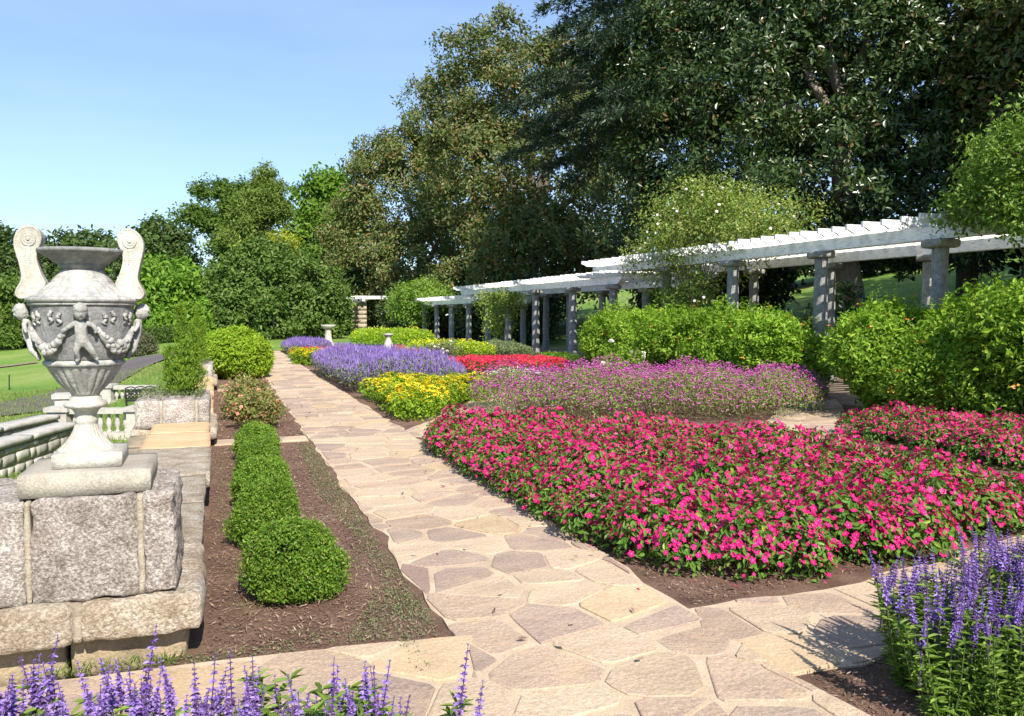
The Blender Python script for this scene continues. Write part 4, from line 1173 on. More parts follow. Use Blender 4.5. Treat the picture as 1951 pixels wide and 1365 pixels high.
def cedar(name, label, base, h, r0, tiers, seed, mat, bark='bark', tr=0.4, zlow=2.5, per=7, nd=46, nl=0.16):
    rng = np.random.default_rng(seed); rnd = random.Random(seed)
    t = thing(name, label, 'tree', base)
    nb = NB(); add_tube(nb, [(0, 0, -.3 + (h + .3) * i / 14) for i in range(15)], [tr * (1 - .9 * i / 14) for i in range(15)], 12, rough=.2, seed=seed)
    nb.build('trunk', M[bark], t, True)
    nb = NB(); bb = NB()
    for k in range(tiers):
        z = zlow + (h - zlow) * (k + .3) / tiers
        fr = 1 - (z - zlow) / (h - zlow)
        for q in range(per):
            a = 2 * math.pi * (q + rnd.random() * .8) / per + k * .9
            L = r0 * (0.25 + .75 * fr ** .8) * rnd.uniform(.75, 1.1)
            pts = []
            for i in range(9):
                s = i / 8
                pts.append((L * s * math.cos(a), L * s * math.sin(a), z + L * (.18 * s - .30 * s * s) + rnd.uniform(-.05, .05)))
            add_tube(bb, pts, [.07 * fr * (1 - s / 9.5) + .012 for s in range(9)], 5)
            A = np.array(pts)
            m = int(nd * L)
            s = rng.uniform(.2, 1, m) ** .8 * 8; i0 = np.minimum(7, s.astype(int)); f = (s - i0)[:, None]
            P = A[i0] * (1 - f) + A[i0 + 1] * f
            side = rng.uniform(-1, 1, m); wdt = L * .28 * (1.15 - s / 8)
            tang = np.array([-math.sin(a), math.cos(a), 0]); rad = np.array([math.cos(a), math.sin(a), 0])
            P = P + tang * (side * wdt)[:, None] + np.array([0, 0, 1]) * (rng.normal(size=m) * .05 - np.abs(side) * wdt * .35)[:, None] + rad * (np.abs(side) * wdt * .5)[:, None]
            mm = 9
            Pm = np.repeat(P, mm, axis=0) + rng.normal(size=(m * mm, 3)) * .06
            D = norm(rad * .7 + tang * np.repeat(side, mm)[:, None] * .8 + rng.normal(size=(m * mm, 3)) * .55)
            N = norm(np.array([0, 0, 1]) + rng.normal(size=(m * mm, 3)) * .5)
            add_leaves(nb, Pm, D, N, nl * rng.uniform(.7, 1.3, m * mm), nl * .22, 'd', .1)
    nb.build('crown', M[mat], t)
    tag(bb.build('branches', M[bark], t, True), kind='stuff')
    return t
cedar('cedar_tree', 'blue-green cedar with drooping flat branches above the magnolias at the top', gb(1320, 33), 21, 8.6, 15, 201, 'cedar', zlow=8, per=9, nd=20, nl=.26)
cedar('cedar_tree', 'dark cedar with a straight trunk between the huge magnolia and the right edge', gb(1838, 27), 19, 4.2, 15, 202, 'cedar', tr=.36, zlow=1.6, per=7, nd=14, nl=.26)

# trees on the far side of the lawn, left half
tree('holly_tree', 'dense dark green rounded tree behind the round bush, reaching the ground', 'tree', gb(505, 53),
     [ell(510, 610, 130, 75, 53), ell(470, 570, 80, 80, 53), ell(540, 550, 85, 75, 53), ell(505, 525, 60, 55, 53), ell(430, 610, 55, 60, 52), ell(600, 590, 45, 70, 53)],
     M['holly'], M['bark'], 0.35, 5200, 8, 0.20, 0.26, 0.13, 111, bumpy=.12, limbs=3, macro=(260, .85))
tree('cypress_tree', 'tall ragged conifer with a bare reddish trunk, highest of the left trees', 'tree', gb(524, 67),
     [ell(511, 326, 5, 14, 67), ell(511, 345, 10, 14, 67), ell(507, 363, 17, 12, 67), ell(526, 370, 14, 11, 67), ell(496, 388, 28, 14, 67), ell(530, 396, 22, 13, 67), ell(486, 408, 30, 16, 67), ell(540, 412, 16, 10, 67), ell(480, 432, 32, 18, 67), ell(470, 455, 36, 24, 67)],
     M['needle'], M['bark_pale'], 0.42, 2600, 10, 0.20, 0.34, 0.10, 112, kind='d', bumpy=.35, limbs=6, trunk_top=9.5, macro=(150, .5))
tree('spreading_tree', 'wide tree with flat layered branches to the left of the tall ragged conifer', 'tree', gb(440, 70),
     [ell(408, 365, 36, 9, 71), ell(452, 368, 26, 11, 71), ell(455, 392, 30, 14, 70), ell(432, 408, 26, 10, 70), ell(378, 416, 38, 7, 70), ell(345, 420, 18, 4, 70), ell(425, 434, 30, 14, 70), ell(452, 455, 36, 24, 70), ell(428, 478, 30, 18, 69), ell(470, 490, 45, 35, 70), ell(425, 520, 28, 18, 68)],
     M['broad'], M['bark'], 0.40, 2600, 9, 0.24, 0.34, 0.15, 113, kind='d', bumpy=.35, limbs=8, trunk_top=5.5, macro=(150, .55))
tree('broadleaf_tree', 'leafy green tree standing between the tall conifer and the magnolias', 'tree', gb(622, 72),
     [ell(620, 385, 36, 38, 73), ell(640, 375, 30, 30, 73), ell(615, 420, 35, 35, 72), ell(640, 440, 45, 60, 72), ell(585, 470, 40, 40, 72), ell(610, 500, 50, 50, 72)],
     M['broad_bright'], M['bark'], 0.4, 1900, 9, 0.28, 0.42, 0.22, 114, bumpy=.25, limbs=4, macro=(110, 1.2))
tree('golden_shrub', 'yellow-green conifer shrub glimpsed behind the dark rounded tree', 'shrub', gb(505, 60),
     [ell(475, 492, 22, 28, 61), ell(545, 466, 26, 16, 61), ell(520, 500, 40, 30, 61)],
     M['gold'], M['bark'], 0.15, 700, 8, 0.2, 0.30, 0.13, 115, kind='d', limbs=2)
tree('broadleaf_tree', 'dark green tree just right of the urn handle', 'tree', gb(310, 76),
     [ell(305, 470, 40, 35, 77), ell(325, 485, 30, 35, 76), ell(285, 500, 40, 40, 76), ell(325, 525, 35, 40, 75), ell(265, 520, 30, 40, 75)],
     M['broad_dark'], M['bark'], 0.4, 1500, 9, 0.3, 0.42, 0.22, 116, bumpy=.25, limbs=3, macro=(90, 1.2))
tree('broadleaf_tree', 'bright green rounded tree low behind the right side of the urn', 'tree', gb(325, 50),
     [ell(320, 555, 52, 42, 51), ell(345, 590, 40, 50, 50), ell(300, 600, 50, 50, 50), ell(330, 640, 60, 35, 49), ell(275, 640, 40, 35, 49), ell(365, 630, 30, 40, 50)],
     M['broad_bright'], M['bark'], 0.3, 2600, 8, 0.22, 0.30, 0.16, 117, bumpy=.18, limbs=3, macro=(160, .85))
tree('broadleaf_tree', 'dark tall tree at the far left edge of the lawn', 'tree', gb(5, 58),
     [ell(8, 490, 22, 35, 60), ell(15, 535, 35, 40, 59), ell(-30, 510, 50, 60, 60), ell(40, 560, 30, 35, 59)],
     M['broad_dark'], M['bark'], 0.35, 1300, 9, 0.26, 0.38, 0.2, 118, bumpy=.22, limbs=3, macro=(90, 1.1))
tree('broadleaf_tree', 'mid green bushy tree at the left edge, in front of the dark tall one', 'tree', gb(15, 52),
     [ell(10, 590, 50, 50, 52), ell(60, 620, 40, 45, 52), ell(-20, 640, 50, 50, 51), ell(35, 660, 50, 40, 51), ell(80, 655, 30, 30, 51)],
     M['broad'], M['bark'], 0.3, 2000, 8, 0.22, 0.28, 0.14, 119, bumpy=.2, limbs=3, macro=(120, .9))
tree('broadleaf_tree', 'feathery distant tree whose top shows over the rim of the urn', 'tree', gb(160, 88),
     [ell(130, 470, 22, 14, 90), ell(165, 462, 24, 14, 90), ell(195, 470, 24, 14, 90), ell(150, 500, 60, 30, 90), ell(195, 530, 60, 40, 88), ell(110, 530, 40, 35, 88), ell(220, 500, 30, 30, 88)],
     M['broad_dark'], M['bark'], 0.4, 1300, 9, 0.35, 0.5, 0.26, 120, bumpy=.25, limbs=5, macro=(90, 1.4))
tree('broadleaf_tree', 'mid green tree hidden mostly behind the belly of the urn', 'tree', gb(150, 60),
     [ell(110, 600, 45, 50, 60), ell(160, 590, 50, 60, 60), ell(215, 610, 45, 55, 60), ell(240, 640, 40, 35, 59), ell(120, 640, 45, 30, 59)],
     M['broad'], M['bark'], 0.3, 1500, 8, 0.26, 0.34, 0.17, 121, bumpy=.2, limbs=3, macro=(100, 1.0))
tree('evergreen_shrub', 'dark evergreen mass under the leftmost magnolia beside the gateway', 'shrub', gb(650, 62),
     [ell(660, 560, 40, 55, 63), ell(640, 600, 40, 30, 62), ell(690, 590, 40, 40, 66)],
     M['broad_dark'], M['bark'], 0.25, 1200, 8, 0.24, 0.30, 0.15, 122, limbs=2)
# woodland far off, closing the horizon behind the lawn
rng = np.random.default_rng(7)
nb = NB()
for ring, (d0, d1, n_) in enumerate(((105, 135, 2600),)):
    a = rng.uniform(R(-70), R(75), n_); d = rng.uniform(d0, d1, n_)
    hh = 5 + 2.2 * np.sin(a * 9) + 1.5 * np.sin(a * 23 + 1)
    P = np.stack([np.sin(a) * d, np.cos(a) * d, rng.uniform(0, 1, n_) ** .8 * hh - .5], axis=1)
    O = norm(np.stack([-np.sin(a), -np.cos(a), np.full(n_, .6)], axis=1))
    whorls(nb, rng, P, O, 10, 0.9, 1.1, 0.6, .3, 'd')
tag(nb.build('distant_woods', M['broad_dark']), 'far belt of woodland behind the lawn', kind='stuff')

# small shrubs on the lower lawn
def shrub_at(name, label, cat, base, ells, mat, n, m, spread, L, W, seed, up=.5, kind='d', shell=(.75, 1.0), bumpy=.1, group=None, stems=5, sh=0.5, open_=.9, part='foliage'):
    rng = np.random.default_rng(seed); rnd = random.Random(seed)
    t = thing(name, label, cat, base, 0, group)
    P, O = clump_points(rng, ells, n, shell, bumpy)
    P[:, 2] = np.maximum(P[:, 2], 0.02)
    nb = NB(); whorls(nb, rng, P, O, m, spread, L, W, up, kind, open_, zmin=0.0); nb.build(part, mat, t)
    for k in range(stems):
        a = rnd.uniform(0, 6.28); e = rnd.choice(ells)
        nb = NB(); add_tube(nb, [(.05 * math.cos(a), .05 * math.sin(a), -.05), (e[0] * .5 + .1 * math.cos(a), e[1] * .5 + .1 * math.sin(a), e[2] * .6), (e[0] + e[3] * .5 * math.cos(a), e[1] + e[4] * .5 * math.sin(a), e[2] + e[5] * .5)], [.02 * sh * 2, .014 * sh * 2, .006], 5)
        nb.build('stem', M['bark'], t)
    return t
x, y = pxy(257, 36)
shrub_at('lawn_shrub', 'grey-green twiggy shrub alone on the lawn right of the urn', 'shrub', (x, y, ground_h(x, y)), [(0, 0, .45, .75, .7, .55), (.3, 0, .35, .5, .5, .4)], M['grey_shrub'], 900, 8, .08, .12, .04, 131)
nb = NB(); rng = np.random.default_rng(132)
x, y = pxy(302, 46); z = ground_h(x, y)
shrub_at('clipped_hedge', 'low dark clipped hedge on the lawn behind the thuja', 'hedge', (x, y, z), [(i * .5 - 1.2, i * .25 - .6, .45, .45, .45, .5) for i in range(6)], M['holly'], 1500, 7, .06, .10, .05, 132, stems=3)

# ================================================================== planting near the path
# round bush at the end of the mulch bed
shrub_at('round_bush', 'big bright green rounded bush beside the far end of the path', 'bush', (0.40, 21.4, 0), [(0, 0, .60, .80, .78, .66), (-.35, .1, .45, .52, .5, .5), (.4, 0, .42, .46, .45, .45)], M['lime'], 5200, 6, .035, .075, .036, 141, up=.6)

def boxwood_mesh(seed, n=4000):
    rng = np.random.default_rng(seed); nb = NB()
    P, O = clump_points(rng, [(0, 0, .215, .255, .25, .225), (.05 * math.sin(seed * 2), .04 * math.cos(seed * 3), .15, .27, .265, .16), (.08 * math.cos(seed), .08 * math.sin(seed), .27, .17, .17, .16 + .02 * math.sin(seed * 5))], n, (.80, 1.03), .12)
    P[:, 2] = np.maximum(P[:, 2], .015)
    whorls(nb, rng, P, O, 6, .012, .022, .0115, .5, 'd', .8, .8, zmin=0.0)
    return nb.mesh('foliage', M['boxwood'])
bxm = [boxwood_mesh(k) for k in range(1, 6)]
stem_nb = NB(); add_tube(stem_nb, [(0, 0, -.05), (0, 0, .2)], [.02, .008], 6); box_stem = stem_nb.mesh('stem', M['bark'])
core_nb = NB()
for i, (x, y, s, rz, lab) in enumerate(((.37, 4.78, 1.0, 0, 'nearest and roundest clipped boxwood at the front of the mulch bed row'), (.30, 5.95, 1.0, 2, 'clipped boxwood directly behind the front one in the row'), (.33, 7.05, 1.0, 4, 'middle clipped boxwood of the row of five'), (.35, 8.15, .98, 1, 'fourth clipped boxwood from the front, second from the rose bushes'), (.38, 9.35, 1.05, 3, 'rearmost clipped boxwood, just in front of the rose bushes'))):
    t = thing('boxwood', lab, 'shrub', (x, y, 0), rz, 'clipped boxwoods along the mulch bed')
    w_ = (.96, .84, .84, .80, .80)[i]; t.scale = (s * w_, s * w_, s * (.98, .98, .92, .95, .90)[i])
    obj('foliage', bxm[i], t); obj('stem', box_stem, t)

# disc flower: five petals round an eye
def add_flowers(nb, rng, P, N, r, mat=0, eye=None, petals=5, cup=.12):
    n = len(P); N = norm(N); A = norm(np.cross(N, rdir(rng, n))); B = np.cross(N, A)
    r = np.broadcast_to(np.asarray(r, dtype=float).reshape(-1, 1), (n, 1))
    V = [P - N * r * cup]; k2 = petals * 3
    for k in range(k2):
        w = 2 * math.pi * k / k2; rr = (.95, 1.0, .66)[k % 3]
        V.append(P + (A * math.cos(w) + B * math.sin(w)) * r * rr + N * r * (.06 if k % 3 != 2 else -.05))
    V = np.stack(V, axis=1).reshape(-1, 3); i = np.arange(n)[:, None] * (k2 + 1)
    F = np.concatenate([i + np.array([[0, 1 + k, 1 + (k + 1) % k2]]) for k in range(k2)])
    nb.add(V, F, mat)
    if eye is not None:
        V = np.stack([P + N * r * .03 + (A * math.cos(w) + B * math.sin(w)) * r * .17 for w in (0, 1.57, 3.14, 4.71)], axis=1).reshape(-1, 3)
        nb.add(V, np.arange(n)[:, None] * 4 + np.array([[0, 1, 2, 3]]), eye)

def petal_blob(nb, rng, P, r, mat=0):
    """small solid flower heads (octahedra, slightly irregular)"""
    n = len(P); r = np.broadcast_to(np.asarray(r, dtype=float).reshape(-1, 1, 1), (n, 1, 1))
    base = np.array([(1, 0, 0), (0, 1, 0), (-1, 0, 0), (0, -1, 0), (0, 0, .9), (0, 0, -.9)])
    V = (P[:, None, :] + base[None] * r * rng.uniform(.75, 1.25, (n, 6, 1))).reshape(-1, 3)
    f = np.array([(0, 1, 4), (1, 2, 4), (2, 3, 4), (3, 0, 4), (1, 0, 5), (2, 1, 5), (3, 2, 5), (0, 3, 5)])
    F = (np.arange(n)[:, None, None] * 6 + f[None]).reshape(-1, 3)
    nb.add(V, F, mat)

def in_poly(poly, x, y):
    c = False; n = len(poly); j = n - 1
    for i in range(n):
        if (poly[i][1] > y) != (poly[j][1] > y) and x < (poly[j][0] - poly[i][0]) * (y - poly[i][1]) / (poly[j][1] - poly[i][1]) + poly[i][0]: c = not c
        j = i
    return c
def fill(poly, sp, rnd, jit=.3, skip=0.0):
    x0 = min(p[0] for p in poly); x1 = max(p[0] for p in poly); y0 = min(p[1] for p in poly); y1 = max(p[1] for p in poly)
    out = []; j = 0; y = y0
    while y < y1 + sp:
        x = x0 + (sp / 2 if j % 2 else 0)
        while x < x1 + sp:
            px_, py_ = x + rnd.uniform(-jit, jit) * sp, y + rnd.uniform(-jit, jit) * sp
            if in_poly(poly, px_, py_) and rnd.random() >= skip: out.append((px_, py_))
            x += sp
        y += sp * .866; j += 1
    return out
def scatter(rng, poly, n):
    P = np.array(poly); lo = P.min(0); hi = P.max(0); out = np.zeros((0, 2))
    while len(out) < n:
        q = rng.uniform(lo, hi, (n * 2, 2)); c = np.zeros(len(q), bool); j = len(poly) - 1
        for i in range(len(poly)):
            xi, yi = poly[i]; xj, yj = poly[j]
            if yi != yj: c ^= ((yi > q[:, 1]) != (yj > q[:, 1])) & (q[:, 0] < (xj - xi) * (q[:, 1] - yi) / (yj - yi) + xi)
            j = i
        out = np.concatenate([out, q[c]])
    return out[:n]

# ---------------------------------------------------------------- vinca
single_nb = NB(); add_flowers(single_nb, np.random.default_rng(1), np.zeros((1, 3)), np.array([[0, 0, 1.0]]), .024, 0, 1)
vinca_flower = single_nb.mesh('flower', [M['pink'], M['pink_eye']])
def vinca_parts(seed, nf=165, nl=450, h=.36, r=.235):
    rng = np.random.default_rng(seed)
    nb = NB()
    u = rng.uniform(0, 1, nl); a = rng.uniform(0, 6.28, nl)
    rr = np.sqrt(u) * r; zt = h * (1 - .55 * (rr / r) ** 2.4) * (1 + .10 * np.sin(a * 3 + seed))
    side = rng.random(nl) < .45
    z = np.where(side, rng.uniform(.03, 1, nl) * zt, zt - rng.uniform(0, .07, nl)); rr = np.where(side, r * rng.uniform(.8, 1.05, nl) * (0.75 + .25 * np.sin(np.pi * np.clip(z / h, 0, 1))), rr)
    P = np.stack([rr * np.cos(a), rr * np.sin(a), z], 1)
    O = norm(np.stack([np.cos(a) * (rr / r + .15), np.sin(a) * (rr / r + .15), np.full(nl, .75)], 1))
    D = norm(O * .35 + np.cross(O, rdir(rng, nl)))
    add_leaves(nb, P, D, O + rng.normal(size=(nl, 3)) * .3, rng.uniform(.038, .062, nl), rng.uniform(.019, .027, nl), 'o', .16, .18)
    fol = nb.mesh('foliage', M['vinca_leaf'])
    nb = NB()
    for k in range(7):
        w = 6.28 * k / 7; add_tube(nb, [(0, 0, -.03), (.06 * math.cos(w), .06 * math.sin(w), .12), (.15 * math.cos(w), .15 * math.sin(w), .29)], [.006, .005, .003], 4)
    stm = nb.mesh('stems', M['stem'])
    u = rng.uniform(0, 1, nf) ** .8; a = rng.uniform(0, 6.28, nf); rr = np.sqrt(u) * r * 1.04
    z = h * (1 - .55 * (rr / r) ** 2.4) * (1 + .10 * np.sin(a * 3 + seed)) + .018
    low = rng.random(nf) < .14; z = np.where(low, rng.uniform(.35, .8, nf) * z, z); rr = np.where(low, r * 1.06, rr)
    P = np.stack([rr * np.cos(a), rr * np.sin(a), z], 1)
    N = norm(np.stack([np.cos(a) * rr / r * .9 + rng.normal(size=nf) * .45, np.sin(a) * rr / r * .9 - .35 + rng.normal(size=nf) * .45, np.full(nf, .8)], 1))
    rad = rng.uniform(.013, .0255, nf)
    nb = NB(); add_flowers(nb, rng, P, N, rad, 0, 1)
    return fol, stm, nb.mesh('flowers', [M['pink'], M['pink_eye']]), (P, N, rad)
VN = [vinca_parts(300 + k) for k in range(6)]
def vinca(x, y, k, rz, s, label, group, single=False):
    t = thing('vinca_plant', label, 'flower', (x, y, 0), rz, group); t.scale = (s, s, s * (1 + .1 * math.sin(x * 7)))
    fol, stm, flo, (P, N, rad) = VN[k]
    obj('foliage', fol, t); obj('stems', stm, t)['kind'] = 'stuff'
    if single:
        for i in range(len(P)):
            q = Vector(N[i]).to_track_quat('Z', 'Y').to_euler(); sc_ = rad[i] / .024
            obj('flower', vinca_flower, t, P[i], q, (sc_, sc_, sc_))
    else:
        obj('flowers', flo, t)['kind'] = 'stuff'
    return t
rnd = random.Random(77)
bedA = [(2.44, 9.5), (2.42, 7.8), (2.46, 6.0), (2.50, 5.1), (2.60, 4.55), (2.86, 4.24), (3.2, 4.08), (3.42, 4.14), (3.60, 4.52), (3.82, 4.16), (4.15, 4.05), (4.45, 4.2), (4.65, 4.5), (5.4, 4.40), (6.1, 4.25), (5.85, 4.9), (5.75, 5.6), (5.8, 6.7), (5.7, 7.5), (4.8, 8.5), (3.6, 9.5), (2.7, 9.9)]
def rim(poly, sp, rnd):
    out = []
    for a, b in zip(poly, poly[1:] + poly[:1]):
        a = Vector(a); b = Vector(b); n = max(1, round((b - a).length / sp))
        for i in range(n):
            p = a.lerp(b, (i + .5) / n); d = (b - a).normalized()
            out.append((p.x - d.y * .05 + rnd.uniform(-.05, .05), p.y + d.x * .05 + rnd.uniform(-.05, .05)))
    return out
ga = 'magenta vincas massed in the bed beside the stone path'
edge = rim(bedA, .27, rnd)
spots = edge + [p for p in fill(bedA, .30, rnd) if min((p[0] - e[0]) ** 2 + (p[1] - e[1]) ** 2 for e in edge) > .045]
near = sorted(spots, key=lambda p: p[0] * .335 + p[1] * .942)
for i, (x, y) in enumerate(near):
    vinca(x, y, rnd.randrange(6), rnd.uniform(0, 6.28), rnd.uniform(.85, 1.16), 'magenta vinca plant massed with others in the bed right of the path' if i >= 14 else 'magenta vinca plant in the front corner of the bed by the path fork', ga if i >= 14 else 'front corner vincas', i < 14)
bedB = [(7.65, 8.8), (7.55, 7.4), (7.45, 6.1), (8.0, 5.9), (8.8, 6.6), (9.3, 7.3), (8.5, 8.4)]
for x, y in fill(bedB, .31, rnd):
    vinca(x, y, rnd.randrange(6), rnd.uniform(0, 6.28), rnd.uniform(.9, 1.1), 'magenta vinca plant in the farther right bed below the tall shrubs', 'magenta vincas in the right-hand bed')
# fallen blossoms
for i, (x, y, lab) in enumerate(((3.43, 3.97, 'single fallen magenta blossom on the mulch near the cross path'), (2.78, 3.98, 'fallen magenta blossom below the front corner vincas'), (1.9, 7.2, 'fallen magenta blossom lying on the stone path'))):
    o = obj('fallen_flower', vinca_flower, None, (x, y, .035), (.5, .2, i)); tag(o, lab, 'flower', 'fallen blossoms')

# ---------------------------------------------------------------- yellow lantana
def lantana_parts(seed, nl=520, nc=44, h=.40, r=.27):
    rng = np.random.default_rng(seed); nb = NB()
    P, O = clump_points(rng, [(0, 0, h * .5, r, r, h * .52)], nl // 5, (.7, 1.02), .2); P[:, 2] = np.maximum(P[:, 2], .03)
    whorls(nb, rng, P, O, 5, .02, .055, .03, .6, 'd', .9, zmin=0)
    fol = nb.mesh('foliage', M['lantana_leaf'])
    a = rng.uniform(0, 6.28, nc); rr = np.sqrt(rng.uniform(0, 1, nc)) * r * 1.0
    z = h * (.55 + .48 * np.sqrt(np.maximum(0, 1 - (rr / r) ** 2))) + .012
    C_ = np.stack([rr * np.cos(a), rr * np.sin(a), z], 1)
    k = 9; P = np.repeat(C_, k, 0) + rng.normal(size=(nc * k, 3)) * np.array([.014, .014, .005])
    nb = NB(); add_flowers(nb, rng, P, rng.normal(size=P.shape) * .35 + np.array([0, -.25, 1]), .0125, 0, None, 3)
    return fol, nb.mesh('flowers', M['yellow'])
LN = [lantana_parts(400 + k) for k in range(4)]
bedL = [(2.58, 11.7), (3.1, 12.4), (3.75, 13.3), (4.75, 14.7), (4.3, 15.4), (2.58, 15.5)]
for x, y in fill(bedL, .38, rnd, .28, .04):
    k = rnd.randrange(4); t = thing('lantana_plant', 'yellow flowering lantana mound in the bed right of the path', 'flower', (x, y, 0), rnd.uniform(0, 6.28), 'yellow lantanas massed beside the path')
    s = rnd.uniform(.9, 1.2); t.scale = (s, s, s)
    obj('foliage', LN[k][0], t); obj('flowers', LN[k][1], t)['kind'] = 'stuff'
bedL2 = [(2.4, 26.0), (3.2, 25.6), (3.3, 27.6), (2.4, 28.2)]
for x, y in fill(bedL2, .45, rnd):
    k = rnd.randrange(4); t = thing('lantana_plant', 'yellow lantana mound in the small far patch past the purple salvia', 'flower', (x, y, 0), rnd.uniform(0, 6.28), 'yellow lantanas in the far patch')
    t.scale = (1.2, 1.2, 1.15); obj('foliage', LN[k][0], t); obj('flowers', LN[k][1], t)['kind'] = 'stuff'

# ---------------------------------------------------------------- masses read as one: amaranth, salvia, far beds
def mass(name, label, poly, n_leaf, n_fl, h, leaf, flo, flower, L, W, seed, fr=.012, var=.2, spread_low=.0, edge=.5, fz=(.75, 1.08), up=.8):
    rng = np.random.default_rng(seed); nb = NB()
    PP = np.array(poly); c = PP.mean(0)
    def height(q):
        # lower near the edge of the patch
        d = np.full(len(q), 9.0)
        for i in range(len(poly)):
            a = PP[i]; b = PP[(i + 1) % len(poly)]; ab = b - a
            t = np.clip(((q - a) @ ab) / (ab @ ab), 0, 1)
            d = np.minimum(d, np.linalg.norm(q - (a + t[:, None] * ab), axis=1))
        e = .55 + .45 * np.clip(d / edge, 0, 1) ** .6
        g = np.sin(q[:, 0] * 3.1 + seed) * np.sin(q[:, 1] * 2.7 + seed * .7) + .6 * np.sin(q[:, 0] * 7.3 + 1) * np.sin(q[:, 1] * 6.1)
        return h * e * (1 + var * .5 * g)
    q = scatter(rng, poly, n_leaf); H_ = height(q)
    z = H_ * np.clip(1 - np.abs(rng.normal(size=n_leaf)) * .33, .03, 1.0) * .92
    P = np.column_stack([q, z])
    O = norm(rng.normal(size=P.shape) * .55 + np.array([0, -.1, up]))
    D = norm(O * .5 + np.cross(O, rdir(rng, n_leaf)))
    add_leaves(nb, P, D, O, L * rng.uniform(.7, 1.3, n_leaf), W * rng.uniform(.7, 1.3, n_leaf), 'd', .15)
    q = scatter(rng, poly, n_fl); H_ = height(q)
    z = H_ * rng.uniform(fz[0], fz[1], n_fl)
    P = np.column_stack([q, z])
    if flower == 'ball':
        petal_blob(nb, rng, P, fr * rng.uniform(.7, 1.3, n_fl), 1)
        k = rng.random(n_fl) < .5
        D = np.tile(np.array([[0, 0, 1.0]]), (k.sum(), 1)) + rng.normal(size=(k.sum(), 3)) * .15
        add_leaves(nb, P[k] - norm(D) * .18, D, rdir(rng, k.sum()), .18, .005, 'd', 0, 0)
    elif flower == 'spike':
        D = norm(np.array([0, 0, 1.0]) + rng.normal(size=(n_fl, 3)) * .16)
        Ls = fr * rng.uniform(.6, 1.3, n_fl)
        for a in range(2):
            N = norm(np.cross(D, rdir(rng, n_fl)))
            add_leaves(nb, P - D * Ls[:, None] * .4, D, N, Ls, fr * .16, 'd', .5, 0, 1)
        m_ = n_fl * 3; Pm = np.repeat(P, 3, 0) + np.repeat(D, 3, 0) * (rng.uniform(-.35, .6, (m_, 1)) * np.repeat(Ls, 3)[:, None])
        add_leaves(nb, Pm, rdir(rng, m_), np.tile([[0, 0, 1.0]], (m_, 1)), .022, .013, 'd', .2, 0, 1)
    elif flower == 'disc':
        add_flowers(nb, rng, P, rng.normal(size=P.shape) * .35 + np.array([0, -.4, 1]), fr * rng.uniform(.8, 1.2, n_fl), 1, None, 5)
    return tag(nb.build(name, [M[leaf], M[flo]]), label, kind='stuff')
def ellipse(cx, cy, a, b, rot, n=28, wob=.05):
    out = []
    for i in range(n):
        w = 6.283 * i / n; k = 1 + wob * math.sin(w * 5 + cx)
        x, y = a * k * math.cos(w), b * k * math.sin(w)
        out.append((cx + x * math.cos(rot) - y * math.sin(rot), cy + x * math.sin(rot) + y * math.cos(rot)))
    return out
mass('amaranth_bed', 'airy mass of small purple globe amaranth heads behind the pink vinca bed', ellipse(6.65, 11.95, 2.95, 1.75, R(-17)), 26000, 10500, .68, 'amaranth_leaf', 'magenta', 'ball', .06, .018, 51, .0158, .3, fz=(.50, 1.12), up=.5)
salv_poly = [(2.45, 16.3), (3.3, 15.9), (4.5, 16.0), (5.0, 16.9), (4.9, 18.2), (4.4, 19.6), (4.2, 21.2), (3.3, 22.6), (2.4, 23.4), (2.35, 20)]
mass('salvia_bed', 'lavender-purple salvia mass spreading beside the path beyond the yellow lantana', salv_poly, 20000, 8000, .70, 'salvia_grey', 'lavender', 'spike', .075, .022, 52, .115, .2, fz=(.55, 1.12), up=.6)
mass('red_vinca_bed', 'red flower mass in front of the pergola columns', [(5.3, 20.3), (7.3, 19.7), (8.9, 19.9), (9.4, 21.5), (9.3, 23), (7.4, 23.6), (5.6, 22.6)], 9000, 4200, .36, 'vinca_leaf', 'red', 'disc', .06, .028, 53, .033, .15)
mass('dusty_miller_row', 'silvery white dusty miller edging the garden path', [(6.05, 18.0), (6.8, 17.2), (7.3, 17.6), (6.9, 18.4), (6.3, 18.9), (5.95, 18.6)], 1800, 60, .30, 'dusty', 'dusty', 'disc', .09, .035, 54, .01, .2)
mass('salvia_bed', 'far purple salvia patch at the end of the path near the birdbath', [(2.5, 33.2), (3.2, 32.5), (4.3, 33.5), (4.5, 35.5), (3.6, 36.8), (2.5, 36)], 5200, 2200, .50, 'salvia_grey', 'lavender', 'spike', .09, .028, 55, .18, .12, fz=(.62, 1.1))
mass('red_vinca_bed', 'narrow far strip of red flowers before the far purple salvia', [(2.4, 29.0), (3.2, 28.4), (5.4, 30.2), (5.2, 31.8), (3.0, 31.2), (2.4, 30.6)], 3600, 2000, .36, 'vinca_leaf', 'red', 'disc', .07, .03, 56, .036, .15)
mass('pink_flower_bed', 'dusty pink flower mass around the baluster-shaped pedestal', [(3.6, 25.2), (5.0, 24.6), (6.9, 26.8), (8.6, 29.5), (8.2, 33), (5.8, 32.6), (5.5, 30), (3.8, 27.6)], 9000, 3400, .34, 'amaranth_leaf', 'dusty_pink', 'ball', .07, .02, 57, .022, .15)
